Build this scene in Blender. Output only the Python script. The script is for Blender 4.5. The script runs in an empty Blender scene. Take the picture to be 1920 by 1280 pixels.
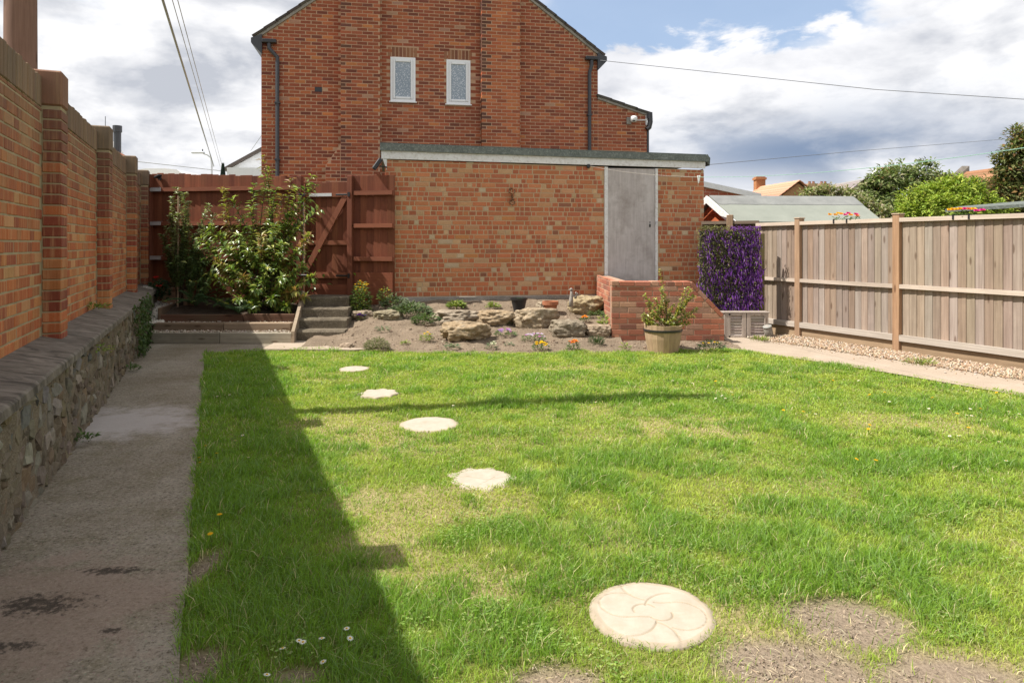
import bpy, bmesh, math, random
import numpy as np
from mathutils import Vector, Matrix, noise as mnoise

R = math.radians
rnd = random.Random(7)
rng = np.random.default_rng(11)
scn = bpy.context.scene
col = scn.collection

# ------------------------------------------------------------------ camera, world, sun, exposure
FPX, CX, HY, CAMZ = 1300.0, 960.0, 458.0, 1.35      # focal length and principal column of the photograph, horizon row, eye height
cam_d = bpy.data.cameras.new('camera'); cam = bpy.data.objects.new('camera', cam_d); col.objects.link(cam)
cam.location = (0, 0, CAMZ); cam.rotation_euler = (R(90), 0, 0)
cam_d.sensor_width = 36; cam_d.lens = FPX/1920*36
cam_d.shift_y = -(640-HY)/1920
cam_d.clip_start = .05; cam_d.clip_end = 2000
scn.camera = cam

SUN = Vector((-.69, -.115, 1.0)).normalized()        # towards the sun
sun_el = math.asin(SUN.z); sun_az = math.atan2(SUN.x, SUN.y)
sd = bpy.data.lights.new('sun', 'SUN'); so = bpy.data.objects.new('sun', sd); col.objects.link(so)
sd.energy = 4.5; sd.angle = R(.53); sd.color = (1, .95, .87)
so.rotation_euler = SUN.to_track_quat('Z', 'Y').to_euler(); so.location = (-20, -5, 30)

scn.view_settings.view_transform = 'Standard'; scn.view_settings.look = 'None'
scn.view_settings.gamma = 1; scn.view_settings.use_curve_mapping = False
scn.view_settings.exposure = 0.80
scn.render.engine = 'CYCLES'
scn.cycles.use_denoising = True
scn.cycles.max_bounces = 6; scn.cycles.diffuse_bounces = 3; scn.cycles.glossy_bounces = 2; scn.cycles.transmission_bounces = 4
scn.cycles.transparent_max_bounces = 6


class NT:
    """small helper to write node trees"""
    def __init__(s, tree): s.t = tree; tree.nodes.clear()
    def n(s, typ, ins=None, **props):
        nd = s.t.nodes.new(typ)
        for k, v in props.items(): setattr(nd, k, v)
        for k, v in (ins or {}).items(): s.set(nd.inputs[k], v)
        return nd
    def set(s, sock, v):
        if isinstance(v, bpy.types.NodeSocket): s.t.links.new(v, sock)
        elif isinstance(v, bpy.types.Node): s.t.links.new(v.outputs[0], sock)
        else:
            if sock.type == 'RGBA' and len(v) == 3: v = (*v, 1)
            sock.default_value = v
    def m(s, op, a, b=0.0, c=None, clamp=False):
        nd = s.n('ShaderNodeMath', {0: a, 1: b}, operation=op, use_clamp=clamp)
        if c is not None: s.set(nd.inputs[2], c)
        return nd.outputs[0]
    def mix(s, f, a, b, mode='MIX'):
        nd = s.n('ShaderNodeMix', None, data_type='RGBA', blend_type=mode)
        s.set(nd.inputs[0], f); s.set(nd.inputs[6], a); s.set(nd.inputs[7], b)
        return nd.outputs[2]
    def ramp(s, f, stops, interp='LINEAR'):
        nd = s.n('ShaderNodeValToRGB', {0: f}); cr = nd.color_ramp; cr.interpolation = interp
        while len(cr.elements) < len(stops): cr.elements.new(.5)
        for e, (p, c) in zip(cr.elements, stops):
            e.position = p; e.color = (c, c, c, 1) if not isinstance(c, tuple) else (*c, 1)
        return nd.outputs[0]
    def ss(s, x, a, b):
        nd = s.n('ShaderNodeMapRange', {0: x, 1: a, 2: b, 3: 0.0, 4: 1.0}, interpolation_type='SMOOTHSTEP')
        return nd.outputs[0]
    def noise(s, vec, scale, detail=5, rough=.55, dist=0.0):
        nd = s.n('ShaderNodeTexNoise', {'Vector': vec, 'Scale': scale, 'Detail': detail, 'Roughness': rough, 'Distortion': dist})
        return nd.outputs['Fac']
    def scale(s, vec, v):
        return s.n('ShaderNodeVectorMath', {0: vec, 1: v}, operation='MULTIPLY').outputs[0]
    def add(s, a, b):
        return s.n('ShaderNodeVectorMath', {0: a, 1: b}, operation='ADD').outputs[0]


# ---- sky: clear Nishita air with a broken cloud deck over it
w = bpy.data.worlds.new('World'); scn.world = w; w.use_nodes = True
N = NT(w.node_tree)
gen = N.n('ShaderNodeTexCoord').outputs['Generated']
sep = N.n('ShaderNodeSeparateXYZ', {0: gen})
X, Y, Z = sep.outputs
az = N.m('ARCTAN2', X, Y)
hyp = N.m('SQRT', N.m('ADD', N.m('MULTIPLY', X, X), N.m('MULTIPLY', Y, Y)))
v = N.m('DIVIDE', Z, N.m('MAXIMUM', hyp, .02))
sk = N.n('ShaderNodeTexSky', None, sky_type='NISHITA', sun_disc=False, sun_elevation=sun_el, sun_rotation=sun_az,
         air_density=1.0, dust_density=1.2, ozone_density=1.0)
pv = N.scale(gen, (1, 1, 2.3))
n_big = N.noise(N.add(pv, (3.1, .7, .2)), 3.2, 8, .56, .15)
n_mid = N.noise(N.add(pv, (1.3, 5.2, 2.0)), 7.5, 9, .6, .25)
n_soft = N.noise(N.add(N.scale(gen, (1, 1, 3.4)), (0, 2.2, 7.0)), 4.2, 6, .5)
jit = N.m('MULTIPLY', N.m('SUBTRACT', n_mid, .5), .17)
jit2 = N.m('MULTIPLY', N.m('SUBTRACT', n_mid, .5), .5)
# the gap of clear sky over the house
gap = N.ss(N.m('ADD', v, jit), .270, .290)
gap = N.m('MULTIPLY', gap, N.ss(N.m('ADD', az, jit2), .56, .42))
gap = N.m('MULTIPLY', gap, N.ss(N.m('ADD', az, jit2), -.16, .08))
gap = N.m('MULTIPLY', gap, N.ss(v, 1.1, .6))
# thin spots of blue in the rest of the deck
thin = N.m('MULTIPLY', N.ss(n_big, .53, .70), N.m('MULTIPLY', N.ss(v, .12, .4), .55))
cover = N.m('MULTIPLY', N.m('SUBTRACT', 1.0, N.m('MULTIPLY', gap, .93)), N.m('SUBTRACT', 1.0, thin))
# light and dark of the clouds
d1 = N.m('SUBTRACT', az, .40); d2 = N.m('SUBTRACT', v, .125)
g = N.m('ADD', N.m('POWER', N.m('DIVIDE', d1, .24), 2.0), N.m('POWER', N.m('DIVIDE', d2, .045), 2.0))
belly = N.m('POWER', 2.718, N.m('MULTIPLY', g, -1.0))
belly = N.m('MULTIPLY', belly, N.ss(N.m('ADD', n_big, jit2), .30, .60))
grey = N.m('ADD', N.m('MULTIPLY', N.ss(n_soft, .44, .64), .40), N.m('MULTIPLY', N.ss(n_mid, .46, .62), .34))
r1 = N.noise(N.add(pv, (1.3, 5.2, 2.0)), 5.0, 7, .55, .2); r2 = N.noise(N.add(pv, (1.3-.035, 5.2-.006, 2.0+.075)), 5.0, 7, .55, .2)
relief = N.m('MULTIPLY', N.m('SUBTRACT', r2, r1), 4.2)
grey = N.m('ADD', grey, N.m('ADD', relief, N.m('MULTIPLY', N.ss(v, .22, .02), .14)), None, True)
lit = N.mix(grey, (.93, .93, .945), (.52, .545, .605))
lit = N.mix(N.m('MULTIPLY', belly, 1.0), lit, (.23, .305, .445))
rim = N.m('MULTIPLY', N.ss(v, .17, .27), N.m('MULTIPLY', N.ss(az, .0, .12), N.ss(az, .62, .40)))
lit = N.mix(N.m('MULTIPLY', rim, .55), lit, (.93, .93, .96))
bsky = N.n('ShaderNodeBackground', {0: N.mix(.35, sk.outputs[0], (4.6, 6.0, 8.3)), 1: .082})
bcl = N.n('ShaderNodeBackground', {0: lit, 1: .64})
mxs = N.n('ShaderNodeMixShader', {0: cover, 1: bsky.outputs[0], 2: bcl.outputs[0]})
N.n('ShaderNodeOutputWorld', {0: mxs.outputs[0]})

# ------------------------------------------------------------------ geometry helpers
def gp(px, py, z=0.0):
    y = FPX*(CAMZ-z)/(py-HY); return Vector(((px-CX)/FPX*y, y, z))
def vp(px, py, y):
    return Vector(((px-CX)/FPX*y, y, CAMZ+(HY-py)/FPX*y))
def project(p):
    if p.y < .3: return (-9999, -9999)
    return (CX+FPX*p.x/p.y, HY-FPX*(p.z-CAMZ)/p.y)


class Frame:
    """a vertical plane: local x runs along it, local -y is its outward side"""
    def __init__(s, ox, oy, ang, oz=0.0):
        s.o = Vector((ox, oy, oz)); s.a = ang; s.u = Vector((math.cos(ang), math.sin(ang), 0)); s.n = Vector((-s.u.y, s.u.x, 0))
    def w(s, x, y, z): return s.o+s.u*x+s.n*y+Vector((0, 0, z))
    def on(s, px, py=HY, y=0.0):
        o = s.o+s.n*y; k = (px-CX)/FPX
        q = (k*o.y-o.x)/(s.u.x-k*s.u.y)
        Yd = o.y+q*s.u.y
        return q, CAMZ+(HY-py)/FPX*Yd-s.o.z


class MB:
    """collects shapes with a colour per shape, builds ONE mesh"""
    def __init__(s): s.v = []; s.f = []; s.c = []
    def add(s, vs, fs, c=(1, 1, 1)):
        b = len(s.v); s.v.extend([tuple(q) for q in vs]); s.f.extend([tuple(i+b for i in f) for f in fs]); s.c.extend([c]*len(vs))
    def box(s, lo, hi, c=(1, 1, 1), mat=None, bev=0.0):
        lo = Vector(lo); hi = Vector(hi)
        if bev <= 0:
            vs = [Vector((x, y, z)) for x in (lo.x, hi.x) for y in (lo.y, hi.y) for z in (lo.z, hi.z)]
            fs = [(0, 1, 3, 2), (4, 6, 7, 5), (0, 4, 5, 1), (2, 3, 7, 6), (0, 2, 6, 4), (1, 5, 7, 3)]
        else:
            vs = []; idx = {}
            cs = (lo, hi)
            for i in (0, 1):
                for j in (0, 1):
                    for k in (0, 1):
                        p = Vector((cs[i].x, cs[j].y, cs[k].z))
                        q = Vector((bev if i == 0 else -bev, bev if j == 0 else -bev, bev if k == 0 else -bev))
                        idx[(i, j, k, 0)] = len(vs); vs.append(p+Vector((0, q.y, q.z)))
                        idx[(i, j, k, 1)] = len(vs); vs.append(p+Vector((q.x, 0, q.z)))
                        idx[(i, j, k, 2)] = len(vs); vs.append(p+Vector((q.x, q.y, 0)))
            fs = []
            for i in (0, 1):
                r = [idx[(i, j, k, 0)] for j, k in ((0, 0), (0, 1), (1, 1), (1, 0))]; fs.append(r if i == 0 else r[::-1])
                r = [idx[(j, i, k, 1)] for j, k in ((0, 0), (1, 0), (1, 1), (0, 1))]; fs.append(r if i == 0 else r[::-1])
                r = [idx[(j, k, i, 2)] for j, k in ((0, 0), (0, 1), (1, 1), (1, 0))]; fs.append(r if i == 0 else r[::-1])
            for a in (0, 1):
                for b in (0, 1):
                    e = [idx[(0, a, b, 1)], idx[(1, a, b, 1)], idx[(1, a, b, 2)], idx[(0, a, b, 2)]]; fs.append(e if a != b else e[::-1])
                    e = [idx[(a, 0, b, 2)], idx[(a, 1, b, 2)], idx[(a, 1, b, 0)], idx[(a, 0, b, 0)]]; fs.append(e if a != b else e[::-1])
                    e = [idx[(a, b, 0, 0)], idx[(a, b, 1, 0)], idx[(a, b, 1, 1)], idx[(a, b, 0, 1)]]; fs.append(e if a != b else e[::-1])
            for i in (0, 1):
                for j in (0, 1):
                    for k in (0, 1):
                        t = [idx[(i, j, k, 0)], idx[(i, j, k, 1)], idx[(i, j, k, 2)]]; fs.append(t if (i+j+k) % 2 == 0 else t[::-1])
        if mat is not None: vs = [mat @ q for q in vs]
        s.add(vs, fs, c)
    def prism(s, pts, d, c=(1, 1, 1)):
        """closed outline (list of Vectors) swept by the vector d"""
        n = len(pts); d = Vector(d); pts = [Vector(p) for p in pts]
        s.add(pts+[p+d for p in pts], [tuple(range(n))[::-1], tuple(range(n, 2*n))]+[(i, (i+1) % n, n+(i+1) % n, n+i) for i in range(n)], c)
    def tube(s, pts, rad, k=6, c=(1, 1, 1), cap=True):
        pts = [Vector(p) for p in pts]; n = len(pts)
        if not hasattr(rad, '__len__'): rad = [rad]*n
        vs = []; up = None
        for i, p in enumerate(pts):
            t = (pts[min(i+1, n-1)]-pts[max(i-1, 0)]).normalized()
            if up is None: up = t.orthogonal().normalized()
            up = (up-t*up.dot(t)).normalized() if (up-t*up.dot(t)).length > 1e-5 else t.orthogonal().normalized()
            sd_ = t.cross(up)
            for j in range(k):
                a = 2*math.pi*j/k; vs.append(p+(up*math.cos(a)+sd_*math.sin(a))*rad[i])
        fs = [(i*k+j, i*k+(j+1) % k, (i+1)*k+(j+1) % k, (i+1)*k+j) for i in range(n-1) for j in range(k)]
        if cap: fs += [tuple(range(k))[::-1], tuple((n-1)*k+j for j in range(k))]
        s.add(vs, fs, c)
    def lathe(s, prof, k=20, c=(1, 1, 1), at=(0, 0, 0)):
        at = Vector(at); vs = []; m_ = len(prof)
        for r_, z_ in prof:
            for j in range(k): vs.append(at+Vector((r_*math.cos(2*math.pi*j/k), r_*math.sin(2*math.pi*j/k), z_)))
        fs = [(i*k+j, i*k+(j+1) % k, (i+1)*k+(j+1) % k, (i+1)*k+j) for i in range(m_-1) for j in range(k)]
        fs += [tuple(range(k))[::-1], tuple((m_-1)*k+j for j in range(k))]
        s.add(vs, fs, c)
    def leaf(s, p, d, n, L, W, c, fold=.25):
        d = d.normalized(); sd_ = d.cross(n)
        if sd_.length < 1e-4: sd_ = d.orthogonal()
        sd_.normalize(); nn = sd_.cross(d)
        m1 = p+d*L*.45+nn*L*.03; tip = p+d*L-nn*L*.10
        s.add([p, m1+sd_*W*.5+nn*W*fold, tip, m1-sd_*W*.5+nn*W*fold, m1], [(0, 1, 4), (1, 2, 4), (0, 4, 3), (4, 2, 3)], c)
    def mesh(s, name, smooth=False):
        me = bpy.data.meshes.new(name); me.from_pydata(s.v, [], s.f)
        at = me.color_attributes.new('tint', 'FLOAT_COLOR', 'POINT')
        a = np.ones((len(s.v), 4), np.float32); a[:, :3] = np.array(s.c, np.float32).reshape(-1, 3)
        at.data.foreach_set('color', a.ravel())
        if smooth: me.polygons.foreach_set('use_smooth', [True]*len(me.polygons))
        me.update(); return me


def obj(name, mb, mat=None, parent=None, loc=(0, 0, 0), rot=(0, 0, 0), kind=None, smooth=False):
    me = mb.mesh(name, smooth) if isinstance(mb, MB) else mb
    if mat is not None and not me.materials: me.materials.append(mat)
    o = bpy.data.objects.new(name, me); col.objects.link(o)
    if parent: o.parent = parent
    o.location = loc; o.rotation_euler = rot
    if kind: o['kind'] = kind
    return o
def tag(o, label, cat, group=None):
    o['label'] = label; o['category'] = cat
    if group: o['group'] = group
    return o
def thing(name, label, cat, loc=(0, 0, 0), rz=0.0, group=None):
    o = bpy.data.objects.new(name, None); col.objects.link(o); o.empty_display_size = .1
    o.location = loc; o.rotation_euler = (0, 0, rz)
    return tag(o, label, cat, group)
def copy_tree(o, parent=None):
    c = o.copy(); col.objects.link(c); c.parent = parent
    for ch in list(o.children): copy_tree(ch, c)
    return c
def jitc(c, a=.08, r=rnd):
    k = 1+r.uniform(-a, a); return tuple(max(0, q*k*(1+r.uniform(-a, a)*.35)) for q in c)

# value noise in numpy
_lat = rng.random((256, 256)).astype(np.float32)
def vnoise(x, y):
    xi = np.floor(x).astype(int); yi = np.floor(y).astype(int); fx = x-xi; fy = y-yi
    fx = fx*fx*(3-2*fx); fy = fy*fy*(3-2*fy)
    a = _lat[xi % 256, yi % 256]; b = _lat[(xi+1) % 256, yi % 256]; c_ = _lat[xi % 256, (yi+1) % 256]; d = _lat[(xi+1) % 256, (yi+1) % 256]
    return (a*(1-fx)+b*fx)*(1-fy)+(c_*(1-fx)+d*fx)*fy
def fbm(x, y, o=4):
    t = 0; a = .5; s_ = 0
    for i in range(o): t = t+a*vnoise(x*2**i+17*i, y*2**i+31*i); s_ += a; a *= .5
    return t/s_

# ------------------------------------------------------------------ materials
def new_mat(name):
    m = bpy.data.materials.new(name); m.use_nodes = True; return m, NT(m.node_tree)
def finish(N, base, rough=.8, bump=None, bstr=.4, bdist=.01, spec=.3, metal=0.0, extra=None):
    p = N.n('ShaderNodeBsdfPrincipled', {'Base Color': base, 'Roughness': rough, 'Specular IOR Level': spec, 'Metallic': metal})
    if bump is not None:
        b = N.n('ShaderNodeBump', {'Height': bump, 'Strength': bstr, 'Distance': bdist}); N.set(p.inputs['Normal'], b.outputs[0])
    for k, q in (extra or {}).items(): N.set(p.inputs[k], q)
    N.n('ShaderNodeOutputMaterial', {0: p.outputs[0]}); return p
def tintnode(N): return N.n('ShaderNodeVertexColor', None, layer_name='tint').outputs[0]
def wpos(N): return N.n('ShaderNodeNewGeometry').outputs['Position']

def m_brick(name, streak=0.0, dark=.35, weather=None):
    m, N = new_mat(name); t = tintnode(N); p = wpos(N)
    sp = N.noise(p, 260, 3, .7); bl = N.noise(p, 28, 4, .6)
    c = N.mix(N.ramp(sp, [(.30, .55), (.62, 0.0)]), t, N.mix(1.0, t, (.45, .42, .42), 'MULTIPLY'))
    c = N.mix(N.ramp(bl, [(.45, 0.0), (.8, .5)]), c, N.mix(1.0, c, (1.25, 1.3, 1.35), 'MULTIPLY'))
    if streak:
        st = N.noise(N.scale(p, (42, 42, 2.2)), 1.0, 3, .6)
        c = N.mix(N.ramp(st, [(.50, 0.0), (.68, streak)]), c, (.56, .32, .16))
        c = N.mix(N.ramp(st, [(.22, streak), (.42, 0.0)]), c, N.mix(1.0, c, (.55, .5, .48), 'MULTIPLY'))
    big = N.noise(p, .9, 4, .6)
    c = N.mix(N.ramp(big, [(.45, 0.0), (.75, dark)]), c, N.mix(1.0, c, (.5, .47, .45), 'MULTIPLY'))
    if weather:      # lichen and soot that creep down from the coping
        z = N.n('ShaderNodeSeparateXYZ', {0: p}).outputs[2]
        wz = N.ss(N.m('ADD', z, N.m('MULTIPLY', N.m('SUBTRACT', bl, .5), 1.0)), weather-1.0, weather+.05)
        c = N.mix(N.m('MULTIPLY', wz, .62), c, (.13, .105, .075))
    finish(N, c, .88, N.m('ADD', sp, bl), .5, .004); return m
def m_noise(name, c1, c2, scale, rough=.85, bstr=.4, bdist=.006, c3=None, fine=180, spec=.25):
    m, N = new_mat(name); p = wpos(N)
    a = N.noise(p, scale, 6, .6); f = N.noise(p, fine, 3, .65)
    c = N.mix(N.ramp(a, [(.3, 0.0), (.7, 1.0)]), c1, c2)
    if c3: c = N.mix(N.ramp(f, [(.50, 0.0), (.72, .8)]), c, c3)
    finish(N, c, rough, N.m('ADD', N.m('MULTIPLY', a, .6), f), bstr, bdist, spec); return m
def m_plain(name, c, rough=.5, spec=.4, metal=0.0):
    m, N = new_mat(name); p = wpos(N); f = N.noise(p, 30, 4, .6)
    c2 = N.mix(N.ramp(f, [(.3, 0.0), (.8, .35)]), c, tuple(q*.72 for q in c))
    finish(N, c2, rough, None, spec=spec, metal=metal); return m
def m_wood(name, axis='Z', dark=.5, knots=True, rough=.8, stain=0.0):
    m, N = new_mat(name); t = tintnode(N)
    tc = N.n('ShaderNodeTexCoord').outputs['Object']; oi = N.n('ShaderNodeObjectInfo')
    ofs = N.n('ShaderNodeCombineXYZ', {0: N.m('MULTIPLY', oi.outputs['Random'], 17.0), 1: N.m('MULTIPLY', oi.outputs['Random'], 53.0), 2: N.m('MULTIPLY', oi.outputs['Random'], 91.0)})
    p = N.add(tc, ofs.outputs[0])
    sc = {'Z': (34, 34, 1.4), 'X': (1.4, 34, 34), 'Y': (34, 1.4, 34)}[axis]
    sk_ = {'Z': (9, 9, 2.6), 'X': (2.6, 9, 9), 'Y': (9, 2.6, 9)}[axis]
    g = N.noise(N.scale(p, sc), 1.0, 5, .65, .4); g2 = N.noise(p, 5, 4, .6)
    k = N.m('ADD', .86, N.m('MULTIPLY', oi.outputs['Random'], .24))
    c = N.mix(1.0, t, N.n('ShaderNodeCombineColor', {0: k, 1: k, 2: k}).outputs[0], 'MULTIPLY')
    c = N.mix(N.ramp(g, [(.35, dark), (.62, 0.0)]), c, N.mix(1.0, c, (.48, .43, .40), 'MULTIPLY'))
    c = N.mix(N.ramp(g2, [(.52, 0.0), (.8, .6)]), c, N.mix(1.0, c, (1.3, 1.28, 1.28), 'MULTIPLY'))
    if knots:
        vo = N.n('ShaderNodeTexVoronoi', {'Vector': N.scale(p, sk_), 'Scale': 1.0})
        c = N.mix(N.ramp(vo.outputs['Distance'], [(.09, .8), (.17, 0.0)]), c, N.mix(1.0, c, (.4, .32, .27), 'MULTIPLY'))
    if stain:
        big = N.noise(p, 1.6, 5, .65)
        c = N.mix(N.ramp(big, [(.45, 0.0), (.72, stain)]), c, (.08, .085, .05))
    finish(N, c, rough, g, .45, .004); return m
def m_leaf(name, rough=.42, trans=.3, spec=.45):
    m, N = new_mat(name); t = tintnode(N); p = wpos(N)
    f = N.noise(p, 22, 3, .6)
    c = N.mix(N.ramp(f, [(.3, .35), (.7, 0.0)]), t, N.mix(1.0, t, (.62, .66, .6), 'MULTIPLY'))
    pr = N.n('ShaderNodeBsdfPrincipled', {'Base Color': c, 'Roughness': rough, 'Specular IOR Level': spec})
    tr = N.n('ShaderNodeBsdfTranslucent', {0: N.mix(1.0, c, (1.15, 1.25, .7), 'MULTIPLY')})
    mx = N.n('ShaderNodeMixShader', {0: trans, 1: pr.outputs[0], 2: tr.outputs[0]})
    N.n('ShaderNodeOutputMaterial', {0: mx.outputs[0]}); return m
def m_tint(name, rough=.8, spec=.3, nsc=60, amt=.5, bstr=.5, bdist=.004):
    m, N = new_mat(name); t = tintnode(N); p = wpos(N); f = N.noise(p, nsc, 5, .65)
    c = N.mix(N.ramp(f, [(.35, amt), (.65, 0.0)]), t, N.mix(1.0, t, (.5, .47, .44), 'MULTIPLY'))
    finish(N, c, rough, f, bstr, bdist, spec); return m

M = {}
M['brick_garden'] = m_brick('garden_wall_brick', streak=.55, dark=.42, weather=2.42)
M['brick_garage'] = m_brick('garage_brick', dark=.12)
M['brick_house'] = m_brick('house_brick', dark=.3)
M['brick_low'] = m_brick('enclosure_brick', dark=.3)
M['mortar_garden'] = m_noise('mortar_olive', (.40, .325, .20), (.29, .24, .15), 9, .95)
M['mortar_garage'] = m_noise('mortar_sand', (.52, .375, .235), (.43, .30, .185), 9, .95)
M['mortar_house'] = m_noise('mortar_buff', (.50, .315, .205), (.42, .26, .165), 6, .95)
M['mortar_low'] = m_noise('mortar_brown', (.42, .28, .20), (.31, .20, .14), 9, .95)
M['mortar_stone'] = m_noise('mortar_earth', (.215, .175, .12), (.12, .095, .065), 11, .95, .9, .015, c3=(.27, .235, .175), fine=70)
M['paint'] = m_noise('white_paint', (.80, .80, .80), (.70, .70, .69), 6, .5, .15, .002)
M['paint_worn'] = m_noise('worn_white_paint', (.80, .80, .80), (.66, .65, .63), 11, .55, .25, .003, c3=(.52, .49, .45), fine=26)
M['upvc'] = m_plain('window_frame_white', (.82, .82, .83), .3, .5)
M['black'] = m_plain('black_plastic', (.022, .022, .024), .38, .5)
M['pipe'] = m_plain('grey_black_pipe', (.045, .047, .055), .45, .5)
M['iron'] = m_noise('rusty_iron', (.10, .06, .035), (.22, .10, .045), 30, .8)
M['zinc'] = m_plain('galvanised_steel', (.60, .61, .63), .38, .5, .3)
M['wood_fence'] = m_wood('weathered_fence_wood', 'Z', .55)
M['wood_rail'] = m_wood('weathered_rail_wood', 'X', .45, False)
M['wood_red'] = m_wood('red_stained_board', 'Z', .5, False, .75)
M['wood_red_rail'] = m_wood('red_stained_rail', 'X', .4, False, .75)
M['wood_bed'] = m_wood('bed_timber', 'X', .5, True, .85, .35)
M['wood_tub'] = m_wood('tub_stave_wood', 'Z', .4, True, .8)
M['felt'] = m_noise('green_mineral_felt', (.085, .10, .09), (.14, .155, .14), 18, .95, .5, .004, c3=(.26, .28, .26), fine=40)
M['felt_shed'] = m_noise('pale_shed_felt', (.21, .225, .195), (.255, .27, .235), 3, .95, .25, .003)
M['felt_dark'] = m_noise('grey_shed_felt', (.17, .175, .17), (.24, .245, .235), 4, .95, .3, .003)
M['leaf'] = m_leaf('glossy_leaf', .34, .28, .5)
M['leaf_soft'] = m_leaf('soft_leaf', .6, .3, .25)
M['grass'] = m_leaf('grass_blade', .5, .42, .25)
M['petal'] = m_leaf('flower_petal', .7, .35, .15)
M['bark'] = m_noise('bark', (.14, .10, .07), (.07, .05, .035), 26, .9, .8, .01)
M['pebble'] = m_tint('pebble', .7, .3, 90, .4)
M['stone'] = m_tint('rubble_stone', .92, .2, 26, .6, .8, .008)
M['rock'] = m_tint('rockery_rock', .92, .2, 17, .7, 1.0, .025)
M['plinth'] = m_noise('concrete_plinth', (.34, .31, .275), (.20, .185, .16), 5, .92, .6, .008, c3=(.42, .39, .35), fine=60)
M['step'] = m_noise('stained_step_concrete', (.165, .135, .095), (.075, .06, .042), 6, .92, .7, .01, c3=(.27, .23, .17), fine=60)
M['terracotta'] = m_noise('terracotta', (.42, .17, .085), (.33, .13, .07), 20, .85)
M['tile_orange'] = m_tint('roof_tile', .85, .25, 14, .4)
M['render_white'] = m_noise('white_render', (.78, .79, .80), (.70, .71, .72), 2, .8)
M['far_brick'] = m_tint('distant_brick', .9, .2, 8, .4)

def glass_mat():
    m, N = new_mat('window_glass_with_net_curtain'); tc = N.n('ShaderNodeTexCoord').outputs['Object']
    vo = N.n('ShaderNodeTexVoronoi', {'Vector': tc, 'Scale': 30.0}); nz = N.noise(tc, 26, 5, .7)
    f = N.m('MULTIPLY', N.ramp(vo.outputs['Distance'], [(.22, 1.0), (.5, 0.0)]), N.ramp(nz, [(.35, .2), (.6, 1.0)]))
    c = N.mix(f, (.19, .24, .29), (.55, .58, .63))
    finish(N, c, .06, None, spec=.9, extra={'Coat Weight': .6, 'Coat Roughness': .03}); return m
M['glass'] = glass_mat()

def path_mat():
    m, N = new_mat('stained_concrete'); p = wpos(N)
    big = N.noise(p, 1.1, 6, .62); mid = N.noise(p, 5, 6, .65); fine = N.noise(p, 68, 4, .75)
    vo = N.n('ShaderNodeTexVoronoi', {'Vector': p, 'Scale': 62.0})
    c = N.mix(N.ramp(big, [(.35, 0.0), (.65, 1.0)]), (.185, .153, .108), (.285, .25, .198))
    c = N.mix(N.ramp(mid, [(.48, 0.0), (.75, .65)]), c, (.135, .115, .058))
    # grit in the worn concrete
    c = N.mix(N.ramp(fine, [(.33, .85), (.48, 0.0)]), c, (.055, .042, .028))
    c = N.mix(N.ramp(vo.outputs['Distance'], [(.13, .40), (.28, 0.0)]), c, N.mix(.75, vo.outputs['Color'], (.16, .12, .09)))
    c = N.mix(N.ramp(fine, [(.55, 0.0), (.70, .65)]), c, (.44, .38, .30))
    # pale washed patch and dark spill, each where it lies
    def blot(cx, cy, rx, ry, dist):
        d = N.n('ShaderNodeVectorMath', {0: N.scale(N.add(p, (-cx, -cy, 0)), (1/rx, 1/ry, 0))}, operation='LENGTH').outputs['Value']
        return N.m('ADD', d, N.m('MULTIPLY', N.m('SUBTRACT', mid, .5), dist))
    pale = N.ss(blot(-2.95, 5.25, .62, .55, 2.0), 1.25, .35)
    c = N.mix(N.m('MULTIPLY', pale, .70), c, (.46, .42, .40))
    bare = N.ss(blot(-1.75, 2.55, .5, .45, 2.4), 1.2, .7)
    c = N.mix(N.m('MULTIPLY', bare, .5), c, (.25, .175, .135))
    for bx, by, rx, ry in ((-1.76, 2.60, .16, .07), (-1.40, 2.42, .035, .022), (-1.62, 2.86, .16, .03), (-1.72, 2.32, .13, .035), (-2.0, 2.50, .10, .05)):
        b_ = N.m('ADD', blot(bx, by, rx, ry, 2.6), N.m('MULTIPLY', N.m('SUBTRACT', N.noise(p, 42, 5, .75), .5), 5.0))
        c = N.mix(N.m('MULTIPLY', N.ss(b_, 1.25, .25), .80), c, (.020, .016, .012))
    finish(N, c, .93, N.m('ADD', N.m('MULTIPLY', fine, .8), mid), .8, .006, .2); return m
M['path'] = path_mat()
M['path_pale'] = m_noise('pale_concrete', (.33, .265, .20), (.40, .33, .26), 2.5, .92, .5, .005, c3=(.29, .22, .17), fine=70)
M['soil'] = m_noise('dry_soil', (.255, .195, .138), (.155, .115, .078), 5, .97, 1.0, .025, c3=(.33, .265, .195), fine=55)
M['soil_dark'] = m_noise('damp_bed_soil', (.085, .062, .045), (.05, .036, .026), 7, .97, 1.0, .02, c3=(.16, .12, .085), fine=60)
M['ground'] = m_noise('distant_ground', (.12, .14, .05), (.17, .15, .09), .3, .95)

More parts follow.
